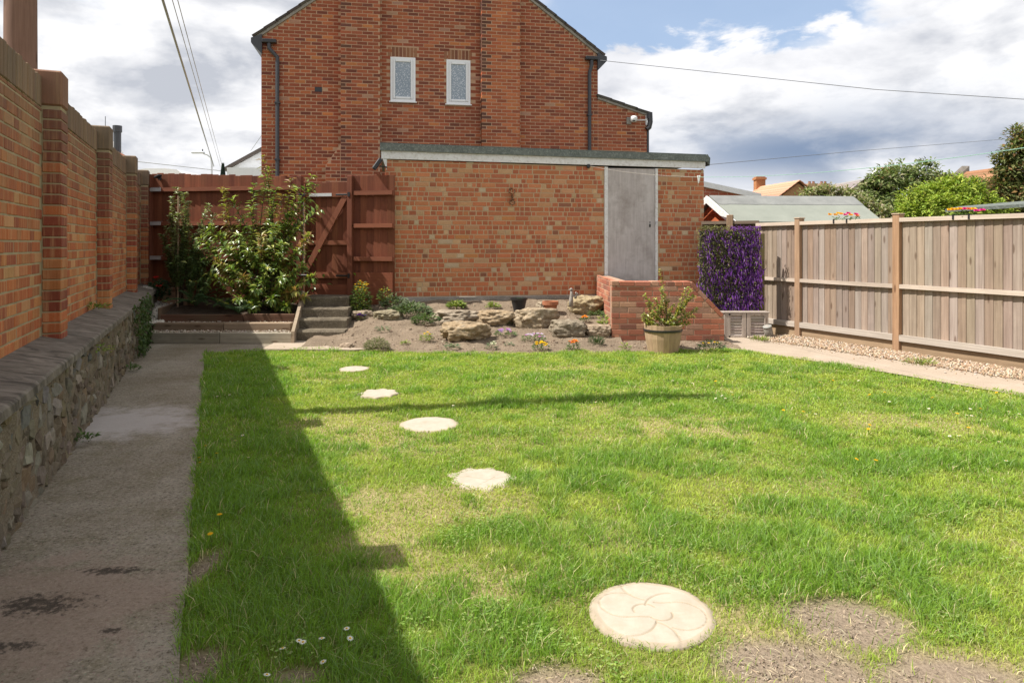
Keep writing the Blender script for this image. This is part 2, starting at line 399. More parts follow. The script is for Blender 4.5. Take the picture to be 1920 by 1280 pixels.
def ledge_mat():
    m, N = new_mat('streaked_ledge_concrete'); tc = N.n('ShaderNodeTexCoord').outputs['Object']
    a = N.noise(N.scale(tc, (9, 3.2, 5)), 1.0, 7, .7, 1.2); b = N.noise(tc, 3, 5, .6); f = N.noise(tc, 150, 3, .7)
    c = N.mix(N.ramp(a, [(.38, 0.0), (.62, 1.0)]), (.06, .051, .040), (.22, .19, .155))
    c = N.mix(N.ramp(b, [(.45, 0.0), (.75, .6)]), c, (.19, .165, .13))
    finish(N, c, .9, N.m('ADD', a, N.m('MULTIPLY', f, .5)), .7, .008); return m
M['ledge'] = ledge_mat()
def ply_mat():
    m, N = new_mat('weathered_plywood'); tc = N.n('ShaderNodeTexCoord').outputs['Object']
    a = N.noise(N.scale(tc, (26, 26, 2.2)), 1.0, 6, .6, .3); b = N.noise(tc, 2.6, 6, .65); h = N.noise(N.scale(tc, (3, 3, 38)), 1.0, 4, .6)
    c = N.mix(N.ramp(a, [(.3, 0.0), (.7, 1.0)]), (.40, .36, .345), (.54, .495, .48))
    c = N.mix(N.ramp(b, [(.45, 0.0), (.68, .8)]), c, (.58, .54, .525)); zz = N.noise(tc, 1.7, 6, .7); c = N.mix(N.ramp(zz, [(.48, 0.0), (.68, .75)]), c, (.26, .22, .20))
    c = N.mix(N.ramp(h, [(.66, 0.0), (.74, .55)]), c, (.20, .155, .135))
    finish(N, c, .85, a, .3, .003); return m
M['ply'] = ply_mat()
def slab_mat():
    m, N = new_mat('sandstone_slab'); p = wpos(N); a = N.noise(p, 16, 5, .6); f = N.noise(p, 240, 3, .7)
    t = tintnode(N)
    c = N.mix(N.ramp(a, [(.3, 0.0), (.75, 1.0)]), (.365, .325, .26), (.43, .39, .32))
    c = N.mix(N.ramp(f, [(.3, .3), (.5, 0.0)]), c, (.36, .27, .19))
    bl = N.noise(p, 5, 6, .7); c = N.mix(N.ramp(bl, [(.50, 0.0), (.72, .55)]), c, (.30, .25, .175))
    c = N.mix(1.0, c, t, 'MULTIPLY')
    finish(N, c, .9, f, .3, .002); return m
M['slab'] = slab_mat()
def lawn_mat():
    m, N = new_mat('lawn_thatch'); t = tintnode(N); p = wpos(N); f = N.noise(p, 75, 4, .7); g_ = N.noise(p, 7, 5, .65)
    c = N.mix(N.ramp(f, [(.32, .75), (.58, 0.0)]), t, N.mix(1.0, t, (.45, .42, .40), 'MULTIPLY'))
    c = N.mix(N.ramp(g_, [(.5, 0.0), (.8, .4)]), c, N.mix(1.0, c, (1.25, 1.2, 1.15), 'MULTIPLY'))
    finish(N, c, .97, f, 1.0, .012, .1); return m
M['lawn'] = lawn_mat()
def blank_brick(name, c1, c2, mo):
    m, N = new_mat(name); tc = N.n('ShaderNodeTexCoord').outputs['Object']
    se = N.n('ShaderNodeSeparateXYZ', {0: tc}); cx = N.n('ShaderNodeCombineXYZ', {0: N.m('ADD', se.outputs[0], se.outputs[1]), 1: se.outputs[2], 2: 0.0})
    b = N.n('ShaderNodeTexBrick', {'Vector': cx.outputs[0], 'Color1': (*c1, 1), 'Color2': (*c2, 1), 'Mortar': (*mo, 1), 'Scale': 1.0, 'Mortar Size': .006, 'Brick Width': .225, 'Row Height': .075})
    finish(N, b.outputs[0], .9, b.outputs['Fac'], -.5, .005); return m
M['far_house_brick'] = blank_brick('outbuilding_brick', (.42, .12, .065), (.34, .095, .055), (.45, .33, .25))


# ------------------------------------------------------------------ brickwork
PAL = {
 'garden': [((.47, .150, .055), 6), ((.42, .125, .05), 5), ((.50, .20, .075), 4), ((.33, .095, .045), 3), ((.52, .27, .12), 2), ((.43, .17, .07), 3)],
 'garage_header': [((.50, .165, .075), 6), ((.45, .145, .07), 5), ((.54, .20, .09), 4), ((.40, .135, .07), 2), ((.56, .36, .20), 1.6), ((.57, .44, .29), .5), ((.30, .13, .075), .6)],
 'garage': [((.52, .185, .088), 7), ((.55, .22, .105), 7), ((.48, .165, .082), 5), ((.55, .34, .19), 2.5), ((.55, .29, .15), 4), ((.58, .43, .28), .6), ((.55, .235, .09), 1), ((.34, .15, .085), .5)],
 'house': [((.32, .092, .047), 7), ((.27, .080, .043), 5), ((.38, .112, .053), 6), ((.205, .066, .042), 2.2), ((.44, .138, .06), 2.2), ((.53, .19, .068), .7), ((.42, .23, .15), .4)],
 'breast': [((.41, .12, .052), 6), ((.33, .095, .047), 3), ((.48, .15, .062), 6), ((.25, .075, .045), 1), ((.53, .18, .07), 2)],
 'low': [((.40, .15, .09), 5), ((.46, .19, .115), 4), ((.34, .12, .075), 4), ((.45, .25, .16), 3), ((.37, .21, .14), 2), ((.25, .11, .075), 1)],
}
def pick(pal, r):
    L = PAL[pal]; t = r.uniform(0, sum(q for _, q in L))
    for c, q in L:
        t -= q
        if t <= 0: return c
    return L[0][0]
def lay(out, x0, x1, z0, z1, y=0.0, bond='stretcher', pal='house', ztop=None, xmin=None, xmax=None, skip=None, seed=1, course=.075, bl=.215, hl=.1025, j=.010, first=0, dep=.03):
    if pal == 'house': j = .0135
    r = random.Random(seed); row = first; z = z0
    while z < z1-.02:
        h = course-j
        a, b = x0, x1
        if xmin: a = max(a, xmin(z+h))
        if xmax: b = min(b, xmax(z+h))
        if bond == 'stretcher': seq = lambda i: bl; x = x0-(bl+j)*(.5 if row % 2 else 0)
        elif bond == 'flemish': seq = lambda i, q=row: (bl if (i+q) % 2 == 0 else hl); x = x0-(hl*.5 if row % 2 else 0)
        else:
            p = .08+.42*(r.random()**1.5); seq = lambda i, p=p: (bl if r.random() < p else hl*r.uniform(.5, 1.05)); x = x0-r.uniform(0, .2)
        i = 0
        while x < b:
            L = seq(i); i += 1; xa, xb = max(x, a), min(x+L, b)
            if xb-xa > .035 and not (skip and skip((xa+xb)/2, z+h/2)):
                zz = h
                if z+h > z1: zz = z1-z
                out.append([xa, z, xb-xa, zz, y+r.uniform(-.0018, .0018), dep, jitc(pick('garage_header' if (bond == 'mixed' and xb-xa < .115) else pal, r), .10, r)])
            x += L+j
        z += course; row += 1
def brick_verts(l, h, d, ch=.004):
    x0, x1, z0, z1 = 0, l, 0, h
    return [(x0, d, z0), (x1, d, z0), (x1, d, z1), (x0, d, z1), (x0, ch, z0), (x1, ch, z0), (x1, ch, z1), (x0, ch, z1),
            (x0+ch, 0, z0+ch), (x1-ch, 0, z0+ch), (x1-ch, 0, z1-ch), (x0+ch, 0, z1-ch)]
BRF = [(0, 1, 5, 4), (1, 2, 6, 5), (2, 3, 7, 6), (3, 0, 4, 7), (4, 5, 9, 8), (5, 6, 10, 9), (6, 7, 11, 10), (7, 4, 8, 11), (8, 9, 10, 11)]
_bc = {}
def place_bricks(parent, fr, bricks, mat, keep=300, name='brick', rest='brickwork', hidden=None, pal='x'):
    def size(b):
        p = fr.w(b[0]+b[2]/2, b[4], b[1]+b[3]/2); q = project(p)
        vis = -30 < q[0] < 1950 and -30 < q[1] < 1310 and not (hidden and hidden(*q))
        return -(b[2]*b[3]/p.y**2 if vis else 0)
    bricks = sorted(bricks, key=size)
    for b in bricks[:keep]:
        key = (pal, round(b[2], 2), round(b[3], 3), b[5], tuple(round(q*22) for q in b[6]))
        if key not in _bc:
            mb = MB(); mb.add(brick_verts(round(b[2], 2) if b[2] > .2 else b[2], b[3], b[5]), BRF, b[6]); _bc[key] = mb.mesh(name); _bc[key].materials.append(mat)
        obj(name, _bc[key], None, parent, (b[0], b[4], b[1]))
    if len(bricks) > keep:
        mb = MB()
        for b in bricks[keep:]:
            mb.add([(v[0]+b[0], v[1]+b[4], v[2]+b[1]) for v in brick_verts(b[2], b[3], b[5])], BRF, b[6])
        obj(rest, mb, mat, parent, kind='stuff')

# ------------------------------------------------------------------ ground and setting
TH = math.atan(560/FPX)                                   # the plot's long axis against the view axis
D = Vector((-math.sin(TH), math.cos(TH), 0)); NL = Vector((math.cos(TH), math.sin(TH), 0))
def al(a, l, z=0.0): return D*a+NL*l+Vector((0, 0, z))

GAR = Frame(-1.977, 10.80, R(10))                         # garage front
def garage_y(x): return 10.80+(x+1.977)*math.tan(R(10))
def rear_y(x):
    return np.interp(x, [-4.2, -3.9, -3.3, -2.2, -.4, 1.4, 2.2, 2.85, 3.4], [8.0, 8.5, 8.95, 8.93, 8.68, 8.78, 8.95, 9.10, 8.5])
def right_x(y):
    return np.interp(y, [-2, 0, 4, 6.22, 7.25, 8.2, 9.14, 9.6], [8.2, 7.3, 5.65, 4.62, 4.08, 3.46, 2.81, 2.2])
def soil_h(x, y):
    yf = float(rear_y(x)); yb = garage_y(x); t = min(1.25, max(0, (y-yf+.05)/(yb-yf)))
    side = min(1, max(0, (x+2.55)/.55))
    return (.46*t**1.25)*(.55+.45*side)+.035*mnoise.noise(Vector((x*2.3, y*2.3, 0)))*min(1, t*6)+.016*mnoise.noise(Vector((x*8, y*8, 3)))*min(1, t*6)
def soil_hit(px, py):
    y = 8.4
    while y < 11.5:
        p = vp(px, py, y)
        if p.z <= soil_h(p.x, p.y): return Vector((p.x, p.y, soil_h(p.x, p.y)))
        y += .01
    return vp(px, py, 10.2)

mb = MB(); mb.add([(-400, -60, -.16), (400, -60, -.16), (400, 700, -.16), (-400, 700, -.16)], [(0, 1, 2, 3)])
obj('ground', mb, M['ground'], kind='structure')

# lawn base with worn patches
PATCH = [(gp(1590, 1158), .235, .16), (gp(1492, 1242), .25, .17), (gp(1785, 1272), .27, .14), (gp(1040, 1278), .155, .12),
         (gp(376, 1062), .06, .20), (gp(372, 1245), .09, .12), (gp(556, 1262), .10, .05), (gp(1430, 1232), .10, .09)]
STRAW = [(gp(640, 790), .45, .35), (gp(700, 830), .5, .3), (gp(590, 705), .25, .25), (gp(1830, 1235), .17, .10), (gp(1400, 1155), .22, .16), (gp(1290, 800), .5, .3), (gp(800, 945), .5, .25), (gp(1700, 790), .7, .3), (gp(1080, 690), .6, .2), (gp(880, 1090), .3, .15), (gp(1500, 690), .5, .2), (gp(1130, 1000), .3, .15), (gp(720, 1010), .25, .2)]
TUFT = [(gp(500, 835), .42, .30), (gp(1180, 850), .55, .30), (gp(1455, 800), .28, .16), (gp(1620, 1075), .55, .28), (gp(1200, 1060), .45, .18), (gp(680, 1110), .30, .16), (gp(1150, 748), .9, .12), (gp(430, 720), .5, .8),
        (gp(420, 950), .35, .9), (gp(470, 1130), .35, .5), (gp(900, 1190), .35, .18), (gp(640, 1240), .3, .14), (gp(1700, 860), .5, .2), (gp(980, 1000), .22, .12), (gp(1800, 760), .6, .25), (gp(1480, 690), .8, .18), (gp(1330, 1010), .6, .2), (gp(1640, 950), .5, .2), (gp(1050, 890), .3, .15), (gp(1250, 690), .5, .15), (gp(960, 760), .4, .12)]
def blob(x, y, L, wob=.55):
    n_ = (fbm(x*5+3, y*5+9, 4)-.5)*2*wob; best = np.zeros_like(x)
    for c, rx, ry in L:
        d = np.sqrt(((x-c.x)/rx)**2+((y-c.y)/ry)**2)+n_
        best = np.maximum(best, np.clip((1.25-d)/.5, 0, 1))
    return best
def lawn_tint(x, y):
    p = blob(x, y, PATCH, .35)[:, None]; s_ = np.clip(blob(x, y, STRAW)*.8+np.clip((fbm(x*1.7, y*1.7)-.52)*3, 0, 1)*.6, 0, 1)[:, None]
    c = np.array([.20, .21, .055])*(1-s_)+np.array([.36, .30, .15])*s_
    return c*(1-p)+np.array([.285, .225, .165])*p
xs = np.arange(-5.2, 9.0, .05); ys = np.arange(-1.6, 9.3, .05)
gx, gy = np.meshgrid(xs, ys, indexing='ij'); fx, fy = gx.ravel(), gy.ravel()
inl = (NL.x*fx+NL.y*fy > -.22) & (fy < rear_y(fx)+.06) & (fx < right_x(fy)+.06)
fz = (fbm(fx*1.3, fy*1.3, 3)-.5)*.03+(fbm(fx*9, fy*9, 2)-.5)*.012-.012-.012*blob(fx, fy, PATCH, .35)
fz = np.where(NL.x*fx+NL.y*fy < -.07, np.minimum(fz, -.006), fz)
ids = -np.ones(len(fx), int); ids[inl] = np.arange(inl.sum()); ids = ids.reshape(gx.shape)
q = np.stack([ids[:-1, :-1], ids[1:, :-1], ids[1:, 1:], ids[:-1, 1:]], -1).reshape(-1, 4); q = q[(q >= 0).all(1)]
mb = MB(); mb.v = np.stack([fx, fy, fz], 1)[inl].tolist(); mb.f = q.tolist(); mb.c = lawn_tint(fx[inl], fy[inl]).tolist()
obj('lawn', mb, M['lawn'], kind='structure', smooth=True)

# concrete path along the wall with its return in front of the steps
mb = MB(); nseg = 70; L_, R_ = [], []
for i in range(nseg+1):
    a = -3+i*(12.6/nseg); L_.append(al(a, -.90, .006)); R_.append(al(a, -.098+.012*mnoise.noise(Vector((a*1.7, 0, 0)))+.008*mnoise.noise(Vector((a*7, 3, 0))), .006))
mb.add(L_+R_, [(i, i+1, nseg+2+i, nseg+1+i)[::-1] for i in range(nseg)])
ret = [(-4.9, 8.2), (-4.0, 8.2), (-3.75, 8.55), (-3.25, 8.80), (-2.7, 8.86), (-2.15, 8.84), (-1.9, 9.0), (-2.15, 9.3), (-2.4, 9.75), (-4.9, 9.75)]
mb.add([(x, y, .002) for x, y in ret], [tuple(range(len(ret)))])
ob_ = obj('garden_path', mb, M['path'], kind='structure')
mb = MB(); ret = [(-3.2, 8.86), (-2.7, 8.84), (-2.0, 8.80), (-1.75, 8.95), (-2.2, 9.4), (-2.5, 9.72), (-3.25, 9.72)]
mb.prism([(x, y, -.02) for x, y in ret], (0, 0, .034)); obj('path_threshold', mb, M['path_pale'], kind='structure')

# right-hand path, gravel strip
FEN = Frame(4.17, 10.10, math.atan2(-.905, .425))         # right fence, local x towards the camera
def gravel_x(y): return np.interp(y, [-2, 6.83, 9.64, 10.2], [9.6, 5.04, 3.56, 3.30])
ya = np.linspace(9.62, -2, 60); mb = MB(); A = [(float(right_x(y))-.10, y, .003) for y in ya]; B = [(float(gravel_x(y))+.05, y, .006) for y in ya]
mb.add(A+B, [(i, i+1, 61+i, 60+i) for i in range(59)]); mb.add([(2.2, 9.5, .002), (3.6, 9.55, .002), (3.9, 10.15, .002), (2.5, 10.3, .002)], [(0, 1, 2, 3)])
obj('side_path', mb, M['path_pale'], kind='structure')
mb = MB(); ya = np.linspace(10.3, -2, 60); A = [(float(gravel_x(y))-.03, y, .004) for y in ya]; B = [(4.17+(10.1-y)*.4696+.12, y, .012) for y in ya]
mb.add(A+B, [(i, i+1, 61+i, 60+i) for i in range(59)]); obj('gravel_bed', mb, M['soil'], kind='structure')
mb = MB()
icos = bmesh.new(); bmesh.ops.create_icosphere(icos, subdivisions=1, radius=1); IV = [v.co.copy() for v in icos.verts]; IF = [tuple(v.index for v in f.verts) for f in icos.faces]; icos.free()
PEB = [(.44, .325, .215), (.39, .265, .17), (.50, .41, .305), (.33, .235, .165), (.53, .46, .375), (.42, .285, .18)]
def pebble(mb, p, s, pal=PEB):
    rot = Matrix.Rotation(rnd.uniform(0, 6.3), 3, Vector((rnd.gauss(0, 1), rnd.gauss(0, 1), rnd.gauss(0, 1))).normalized())
    k = Vector((s*rnd.uniform(.8, 1.4), s*rnd.uniform(.7, 1.1), s*rnd.uniform(.45, .8)))
    mb.add([rot @ Vector((v.x*k.x, v.y*k.y, v.z*k.z))+p for v in IV], IF, jitc(rnd.choice(pal), .15))
for i in range(9000):
    y = rnd.uniform(4.6, 10.2); x0 = float(gravel_x(y)); x1 = 4.17+(10.1-y)*.4696
    x = x0+(x1-x0)*rnd.random()**.9+rnd.gauss(0, .03)
    if x > x1-.01: continue
    pebble(mb, Vector((x, y, .012+rnd.uniform(0, .012))), rnd.uniform(.007, .017))
for i in range(90):
    y = rnd.uniform(6, 9.6); pebble(mb, Vector((float(gravel_x(y))-abs(rnd.gauss(0, .12)), y, .012)), rnd.uniform(.006, .012))
obj('gravel', mb, M['pebble'], kind='stuff')

# rockery soil
xs = np.arange(-2.75, 1.5, .045); ns = 54; mb = MB(); vs = []
for x in xs:
    yf = float(rear_y(x))-.10; yb = garage_y(x)+.02
    for k in range(ns+1):
        y = yf+(yb-yf)*k/ns; vs.append((x, y, soil_h(x, y)-(.03 if k == 0 else 0)))
mb.add(vs, [(i*(ns+1)+k, (i+1)*(ns+1)+k, (i+1)*(ns+1)+k+1, i*(ns+1)+k+1) for i in range(len(xs)-1) for k in range(ns)])
b_ = len(vs); xs2 = np.arange(1.3, 3.0, .05); vs = []
for x in xs2:
    yf = float(rear_y(x))-.10
    for k in range(16): y = yf+(9.66-yf)*k/15; vs.append((x, y, .012+.02*min(1, k/3)+.014*mnoise.noise(Vector((x*7, y*7, 1)))-(.04 if k == 0 else 0)))
mb.add(vs, [(i*16+k, (i+1)*16+k, (i+1)*16+k+1, i*16+k+1) for i in range(len(xs2)-1) for k in range(15)])
obj('rockery_soil', mb, M['soil'], kind='structure', smooth=True)
mb = MB()
SOILC = [(.29, .215, .15), (.21, .15, .105), (.37, .29, .21), (.17, .12, .085)]
for i in range(2600):
    x = rnd.uniform(-2.5, 2.9); yf = float(rear_y(x)); yb = garage_y(x)-.1 if x < 1.35 else 9.4
    y = yf+(yb-yf)*rnd.random()**1.3; z = soil_h(x, y) if x < 1.4 else .03
    pebble(mb, Vector((x, y, z+.002)), rnd.uniform(.004, .011) if rnd.random() < .93 else rnd.uniform(.012, .024), SOILC)
obj('soil_clods', mb, M['pebble'], kind='stuff')

# ------------------------------------------------------------------ left boundary: rubble base and brick wall with piers
WLEN = 16.5; W0 = -3.3
WALL = Frame(*al(W0, -1.10).xy, math.atan2(D.y, D.x))     # brick face; local x = distance along the plot
STO = Frame(*al(W0, -.85).xy, math.atan2(D.y, D.x))
st = thing('rubble_stone_wall', 'low rubble stone retaining wall with streaked concrete ledge beside path', 'stone wall', STO.o, STO.a)
mb = MB(); mb.box((0, .012, -.1), (WLEN-.35, .30, .56)); obj('wall_core', mb, M['mortar_stone'], st)
mb = MB(); nx_, nz_ = 420, 17; vs = []
for i in range(nx_+1):
    for j in range(nz_+1):
        x = (WLEN-.36)*i/nx_; z = -.08+.68*j/nz_; n1 = mnoise.noise(Vector((x*9, z*9, 2))); n2 = mnoise.noise(Vector((x*3, z*3, 7)))
        vs.append((x, .006-.016*n1-.014*n2, z))
mb.add(vs, [(i*(nz_+1)+j, (i+1)*(nz_+1)+j, (i+1)*(nz_+1)+j+1, i*(nz_+1)+j+1) for i in range(nx_) for j in range(nz_)]); obj('mortar_face', mb, M['mortar_stone'], st, smooth=True)
def stone_verts(seed, l, h, d):
    bm = bmesh.new(); bmesh.ops.create_cube(bm, size=1); bmesh.ops.subdivide_edges(bm, edges=bm.edges[:], cuts=1, use_grid_fill=True)
    vs = []
    for v in bm.verts:
        p = v.co.copy()*2; q = Vector((abs(p.x), abs(p.y), abs(p.z)))
        k = 1-.05*(q.x*q.z)-.09*q.x*q.y-.09*q.y*q.z
        p = p*k*.52+mnoise.noise_vector(Vector((seed*3.7, 0, 0))+p*1.9)*.17
        vs.append(Vector((p.x*l, p.y*d, p.z*h)))
    fs = [tuple(v.index for v in f.verts) for f in bm.faces]; bm.free(); return vs, fs
STC = [(.185, .155, .105), (.165, .135, .092), (.215, .185, .14), (.135, .11, .077), (.19, .148, .095), (.175, .15, .115), (.28, .25, .205), (.15, .125, .09)]
SLATE = [(.165, .165, .15), (.20, .195, .175), (.14, .145, .13)]
stones = []; x = 0; seed = 0
zr = [0.0]; rs = random.Random(21)
# irregular bricks of rubble: columns of varying width packed with stones
x = .0
while x < WLEN-.4:
    wd = rs.uniform(.10, .23); z = -.05
    while z < .555:
        h = rs.uniform(.05, .135)
        if z+h > .60: h = .60-z
        nsub = 2 if (wd > .16 and rs.random() < .45) else 1
        xx = x
        for k in range(nsub):
            l = wd/nsub*rs.uniform(.85, 1.1); top = z+h > .50
            slate = top and rs.random() < (.35 if x < 9 else .1)
            stones.append((xx+l/2+rs.uniform(-.03, .03), rs.uniform(-.008, .014), z+h/2+rs.uniform(-.02, .02), l*1.0, max(.05, h*1.03), slate)); xx += wd/nsub
        z += h
    x += wd
def ssz(s):
    p = STO.w(s[0], 0, s[2]); q_ = project(p); return -(s[3]*s[4]/p.y**2 if -60 < q_[0] < 1900 and q_[1] < 1300 and p.y > .5 else 0)
stones.sort(key=ssz); rest = MB()
for i, (x, y, z, l, h, sl) in enumerate(stones):
    vs, fs = stone_verts(i, l, h, .12); c = jitc(rs.choice(SLATE if sl else STC), .14, rs)
    if i < 300:
        mb = MB(); mb.add(vs, fs, c); obj('stone', mb, M['stone'], st, (x, y+.052, z), (rs.uniform(-.12, .12), rs.uniform(-.3, .3), rs.uniform(-.12, .12)))
    else: rest.add([v+Vector((x, y+.052, z)) for v in vs], fs, c)
obj('rubble', rest, M['stone'], st, kind='stuff')
x = 0; k = 0
for xe in (3.0, 5.45, 7.7, 9.9, 12.1, WLEN-.35):          # ledge slabs
    mb = MB(); nx = 14; pr = []
    for i in range(nx+1):
        xx = x+(xe-.006-x)*i/nx; w1 = .012*mnoise.noise(Vector((xx*3, 5, 0))); w2 = .008*mnoise.noise(Vector((xx*4, 9, 0)))
        pr.append([(xx, -.035+w1, .600), (xx, -.032+w1, .638+w2), (xx, -.018+w1, .650+w2), (xx, .262, .712), (xx, .262, .57)])
    vs = [p for r_ in pr for p in r_]; fs = [(i*5+j, (i+1)*5+j, (i+1)*5+(j+1) % 5, i*5+(j+1) % 5) for i in range(nx) for j in range(5)]+[(0, 1, 2, 3, 4), tuple(nx*5+j for j in range(5))[::-1]]
    mb.add(vs, fs); obj('ledge_slab', mb, M['ledge'], st); x = xe

bw = thing('garden_brick_wall', 'tall orange brick garden wall with stepped piers on the left', 'brick wall', WALL.o, WALL.a)
ZB, ZT = .70, 2.30
mb = MB(); mb.box((0, .0035, ZB-.06), (WLEN, .112, ZT+.01)); obj('mortar', mb, M['mortar_garden'], bw)
PIER_A = [2.5, 4.96, 7.41, 9.66, 11.55+.62]              # plot distances of the piers
PX = [a-W0 for a in (2.62, 5.08, 7.52, 9.98, 12.35)]
# solve pier places from where they stand in the photograph
PX = [WALL.on(px)[0] for px in (78, 181, 236.5, 263.0)]; PX = [PX[0]-2.42]+PX
inpier = lambda x, z: any(p-.02 < x < p+.225 for p in PX)
br = []; lay(br, 0, WLEN, ZB, ZT, 0, 'flemish', 'garden', skip=inpier, seed=5, dep=.03)
place_bricks(bw, WALL, br, M['brick_garden'], 200, pal='gw')
mb = MB()                                                  # damp course under the face
for i in range(int(WLEN/.235)):
    x = i*.235
    if rs.random() < .72 and not inpier(x+.1, 0): mb.box((x+.004, -.012-rs.uniform(0, .012), ZB-.055), (x+.228, .02, ZB-.008-rs.uniform(0, .012)), jitc((.26, .085, .06), .25, rs), None, .008)
obj('base_course', mb, M['brick_garden'], bw, kind='stuff')
cop = []; x = 0
while x < WLEN:
    wd = rs.uniform(.062, .074); dz = rs.uniform(-.006, .008)
    if not inpier(x+wd/2, 0): cop.append((x, wd-.006, dz, rs.uniform(-.003, .004), jitc(rs.choice([(.34, .20, .11), (.28, .155, .09), (.38, .24, .14), (.24, .15, .095)]), .15, rs)))
    x += wd
cop.sort(key=lambda c: -(1/(WALL.w(c[0], 0, 2).y)**2 if 0 < project(WALL.w(c[0], 0, 2.4))[0] < 1900 else 0)); rest = MB()
for i, (x, wd, dz, dy, c) in enumerate(cop):
    mb = MB() if i < 180 else rest
    mb.box((x, -.006+dy, ZT+.002), (x+wd, .118, ZT+.215+dz), c, None, .006)
    if i < 180: obj('coping_brick', mb, M['brick_garden'], bw)
if rest.v: obj('coping_row', rest, M['brick_garden'], bw, kind='stuff')
for k, px in enumerate(PX):
    pm = MB(); pm.box((px+.006, -.112, ZB-.05), (px+.216, .02, ZT+.02)); pier = obj('pier', pm, M['mortar_garden'], bw)
    z = ZB-.045; r_ = random.Random(k)
    while z < ZT-.03:
        mb = MB(); mb.box((0, 0, 0), (.222, .115, .065), jitc(pick('garden', r_) if r_.random() > (.75 if z > 1.5 else .4) else (.27, .07, .04), .12, r_), None, .005)
        obj('brick', mb, M['brick_garden'], pier, (px+r_.uniform(-.003, .003), -.119+r_.uniform(-.003, .003), z)); z += .075
    mb = MB(); c = [(.36, .12, .065), (.40, .145, .08), (.28, .19, .12), (.30, .20, .13), (.27, .17, .11)][k]
    mb.box((0, 0, 0), (.228, .235, .248), c, None, .012); obj('pier_cap', mb, M['brick_garden'], pier, (px-.004, -.124, ZT+.022))
# small grey cable fixing on the second pier
h0 = thing('wall_hook', 'small grey metal hook fixed beside the nearest brick pier', 'hook', WALL.w(PX[1]+.26, -.02, 1.63), WALL.a)
mb = MB(); mb.box((-.025, -.02, -.03), (.025, .012, .03), bev=.006); obj('plate', mb, M['zinc'], h0)
mb = MB(); mb.tube([(0, -.02, .0), (0, -.06, -.005), (0, -.075, -.03), (0, -.06, -.05)], .009, 6); obj('hook_arm', mb, M['zinc'], h0)

# ------------------------------------------------------------------ the house behind
HOU = Frame(-5.315, 14.70, R(10))
hs = thing('brick_house', 'tall red brick house gable with two chimney breasts and small white windows', 'house', HOU.o, HOU.a)
eL, zL = HOU.on(478, 70); gL, zgL = HOU.on(580, 3); eR, zR = HOU.on(1130, 105); gR, zgR = HOU.on(1003, 3)
mL = (zgL-zL)/(gL-eL); mR = (zgR-zR)/(gR-eR)
apx = (zR-mR*eR-zL+mL*eL)/(mL-mR); apz = zL+mL*(apx-eL)
HW = HOU.on(1121)[0]; EX = HOU.on(1213)[0]; ez0 = HOU.on(1121, 182)[1]; ez1 = HOU.on(1213, 213)[1]
top = lambda x: (zL+mL*(x-eL) if x < apx else zR+mR*(x-eR))
etop = lambda x: ez0+(ez1-ez0)*(x-HW)/(EX-HW)
mb = MB(); mb.prism([(0, .0035, .2), (HW, .0035, .2), (HW, .0035, top(HW)-.07), (apx, .0035, apz-.07), (0, .0035, top(0)-.07)], (0, 7.5, 0))
obj('wall', mb, M['mortar_house'], hs)
mb = MB(); mb.prism([(HW+.002, .0078, .2), (EX, .0078, .2), (EX, .0078, etop(EX)-.05), (HW+.002, .0078, etop(HW)-.05)], (0, 6, 0)); obj('side_extension', mb, M['mortar_house'], hs)
WIN = [(732, 107, 779, 190), (837, 112, 882, 195)]; wins = []
for x0, y0, x1, y1 in WIN:
    a, zt = HOU.on(x0, y0); b, _ = HOU.on(x1, y0); zb = HOU.on(x0, y1)[1]; wins.append((a, b, zb, zt))
BRX = [(HOU.on(640)[0], HOU.on(713)[0]), (HOU.on(901)[0], HOU.on(972)[0])]
lowx = HOU.on(612)[0]; lowz = HOU.on(612, 312)[1]; shz = HOU.on(640, 272)[1]; PB = .20
vent = HOU.on(597, 168)
def hskip(x, z):
    if abs(x-vent[0]) < .08 and abs(z-vent[1]) < .06: return True
    for a, b, zb, zt in wins:
        if a-.02 < x < b+.02 and zb-.02 < z < zt+.24: return True
    if BRX[0][0] < x < BRX[0][1] or BRX[1][0] < x < BRX[1][1]: return True
    return lowx < x < BRX[0][0] and z < lowz+(shz-lowz)*(x-lowx)/(BRX[0][0]-lowx)
br = []
lay(br, 0, HW, 2.25, apz, 0, 'stretcher', 'house', xmin=lambda z: max(0, eL+(z+.07-zL)/mL), xmax=lambda z: min(HW, eR+(z+.07-zR)/mR), skip=hskip, seed=9)
lay(br, HW+.012, EX, 2.25, ez0, .004, 'stretcher', 'house', xmax=lambda z: min(EX, HW+(z+.05-ez0)/(ez1-ez0)*(EX-HW)), seed=10)
for i, (a, b) in enumerate(BRX):
    zt = top((a+b)/2)+.4
    mb = MB(); mb.box((a+.006, -PB+.0035, .2), (b-.006, .01, zt)); c_ = obj('chimney_breast', mb, M['mortar_house'], hs)
    bb = []; lay(bb, a, b, 2.25, zt-.3, -PB, 'stretcher', 'breast' if i else 'house', seed=20+i, first=i, dep=.19, j=.0135)
    for q_ in bb:
        if q_[0] < a+.01 and rnd.random() < (.6 if i else .3): q_[6] = jitc((.15, .065, .045), .2)
    br += bb
mb = MB(); mb.prism([(lowx, -PB+.0035, .2), (BRX[0][0]+.004, -PB+.0035, .2), (BRX[0][0]+.004, -PB+.0035, shz), (lowx, -PB+.0035, lowz)], (0, PB+.002, 0)); obj('breast_shoulder', mb, M['mortar_house'], hs)
lay(br, lowx, BRX[0][0]-.01, 2.25, shz, -PB+.002, 'stretcher', 'house', seed=33, xmin=lambda z: lowx+max(0, (z-lowz)/(shz-lowz))*(BRX[0][0]-lowx), dep=.19)
place_bricks(hs, HOU, br, M['brick_house'], 300, hidden=lambda x, y: (x > 705 and y > 268) or y > 322, pal='ho')
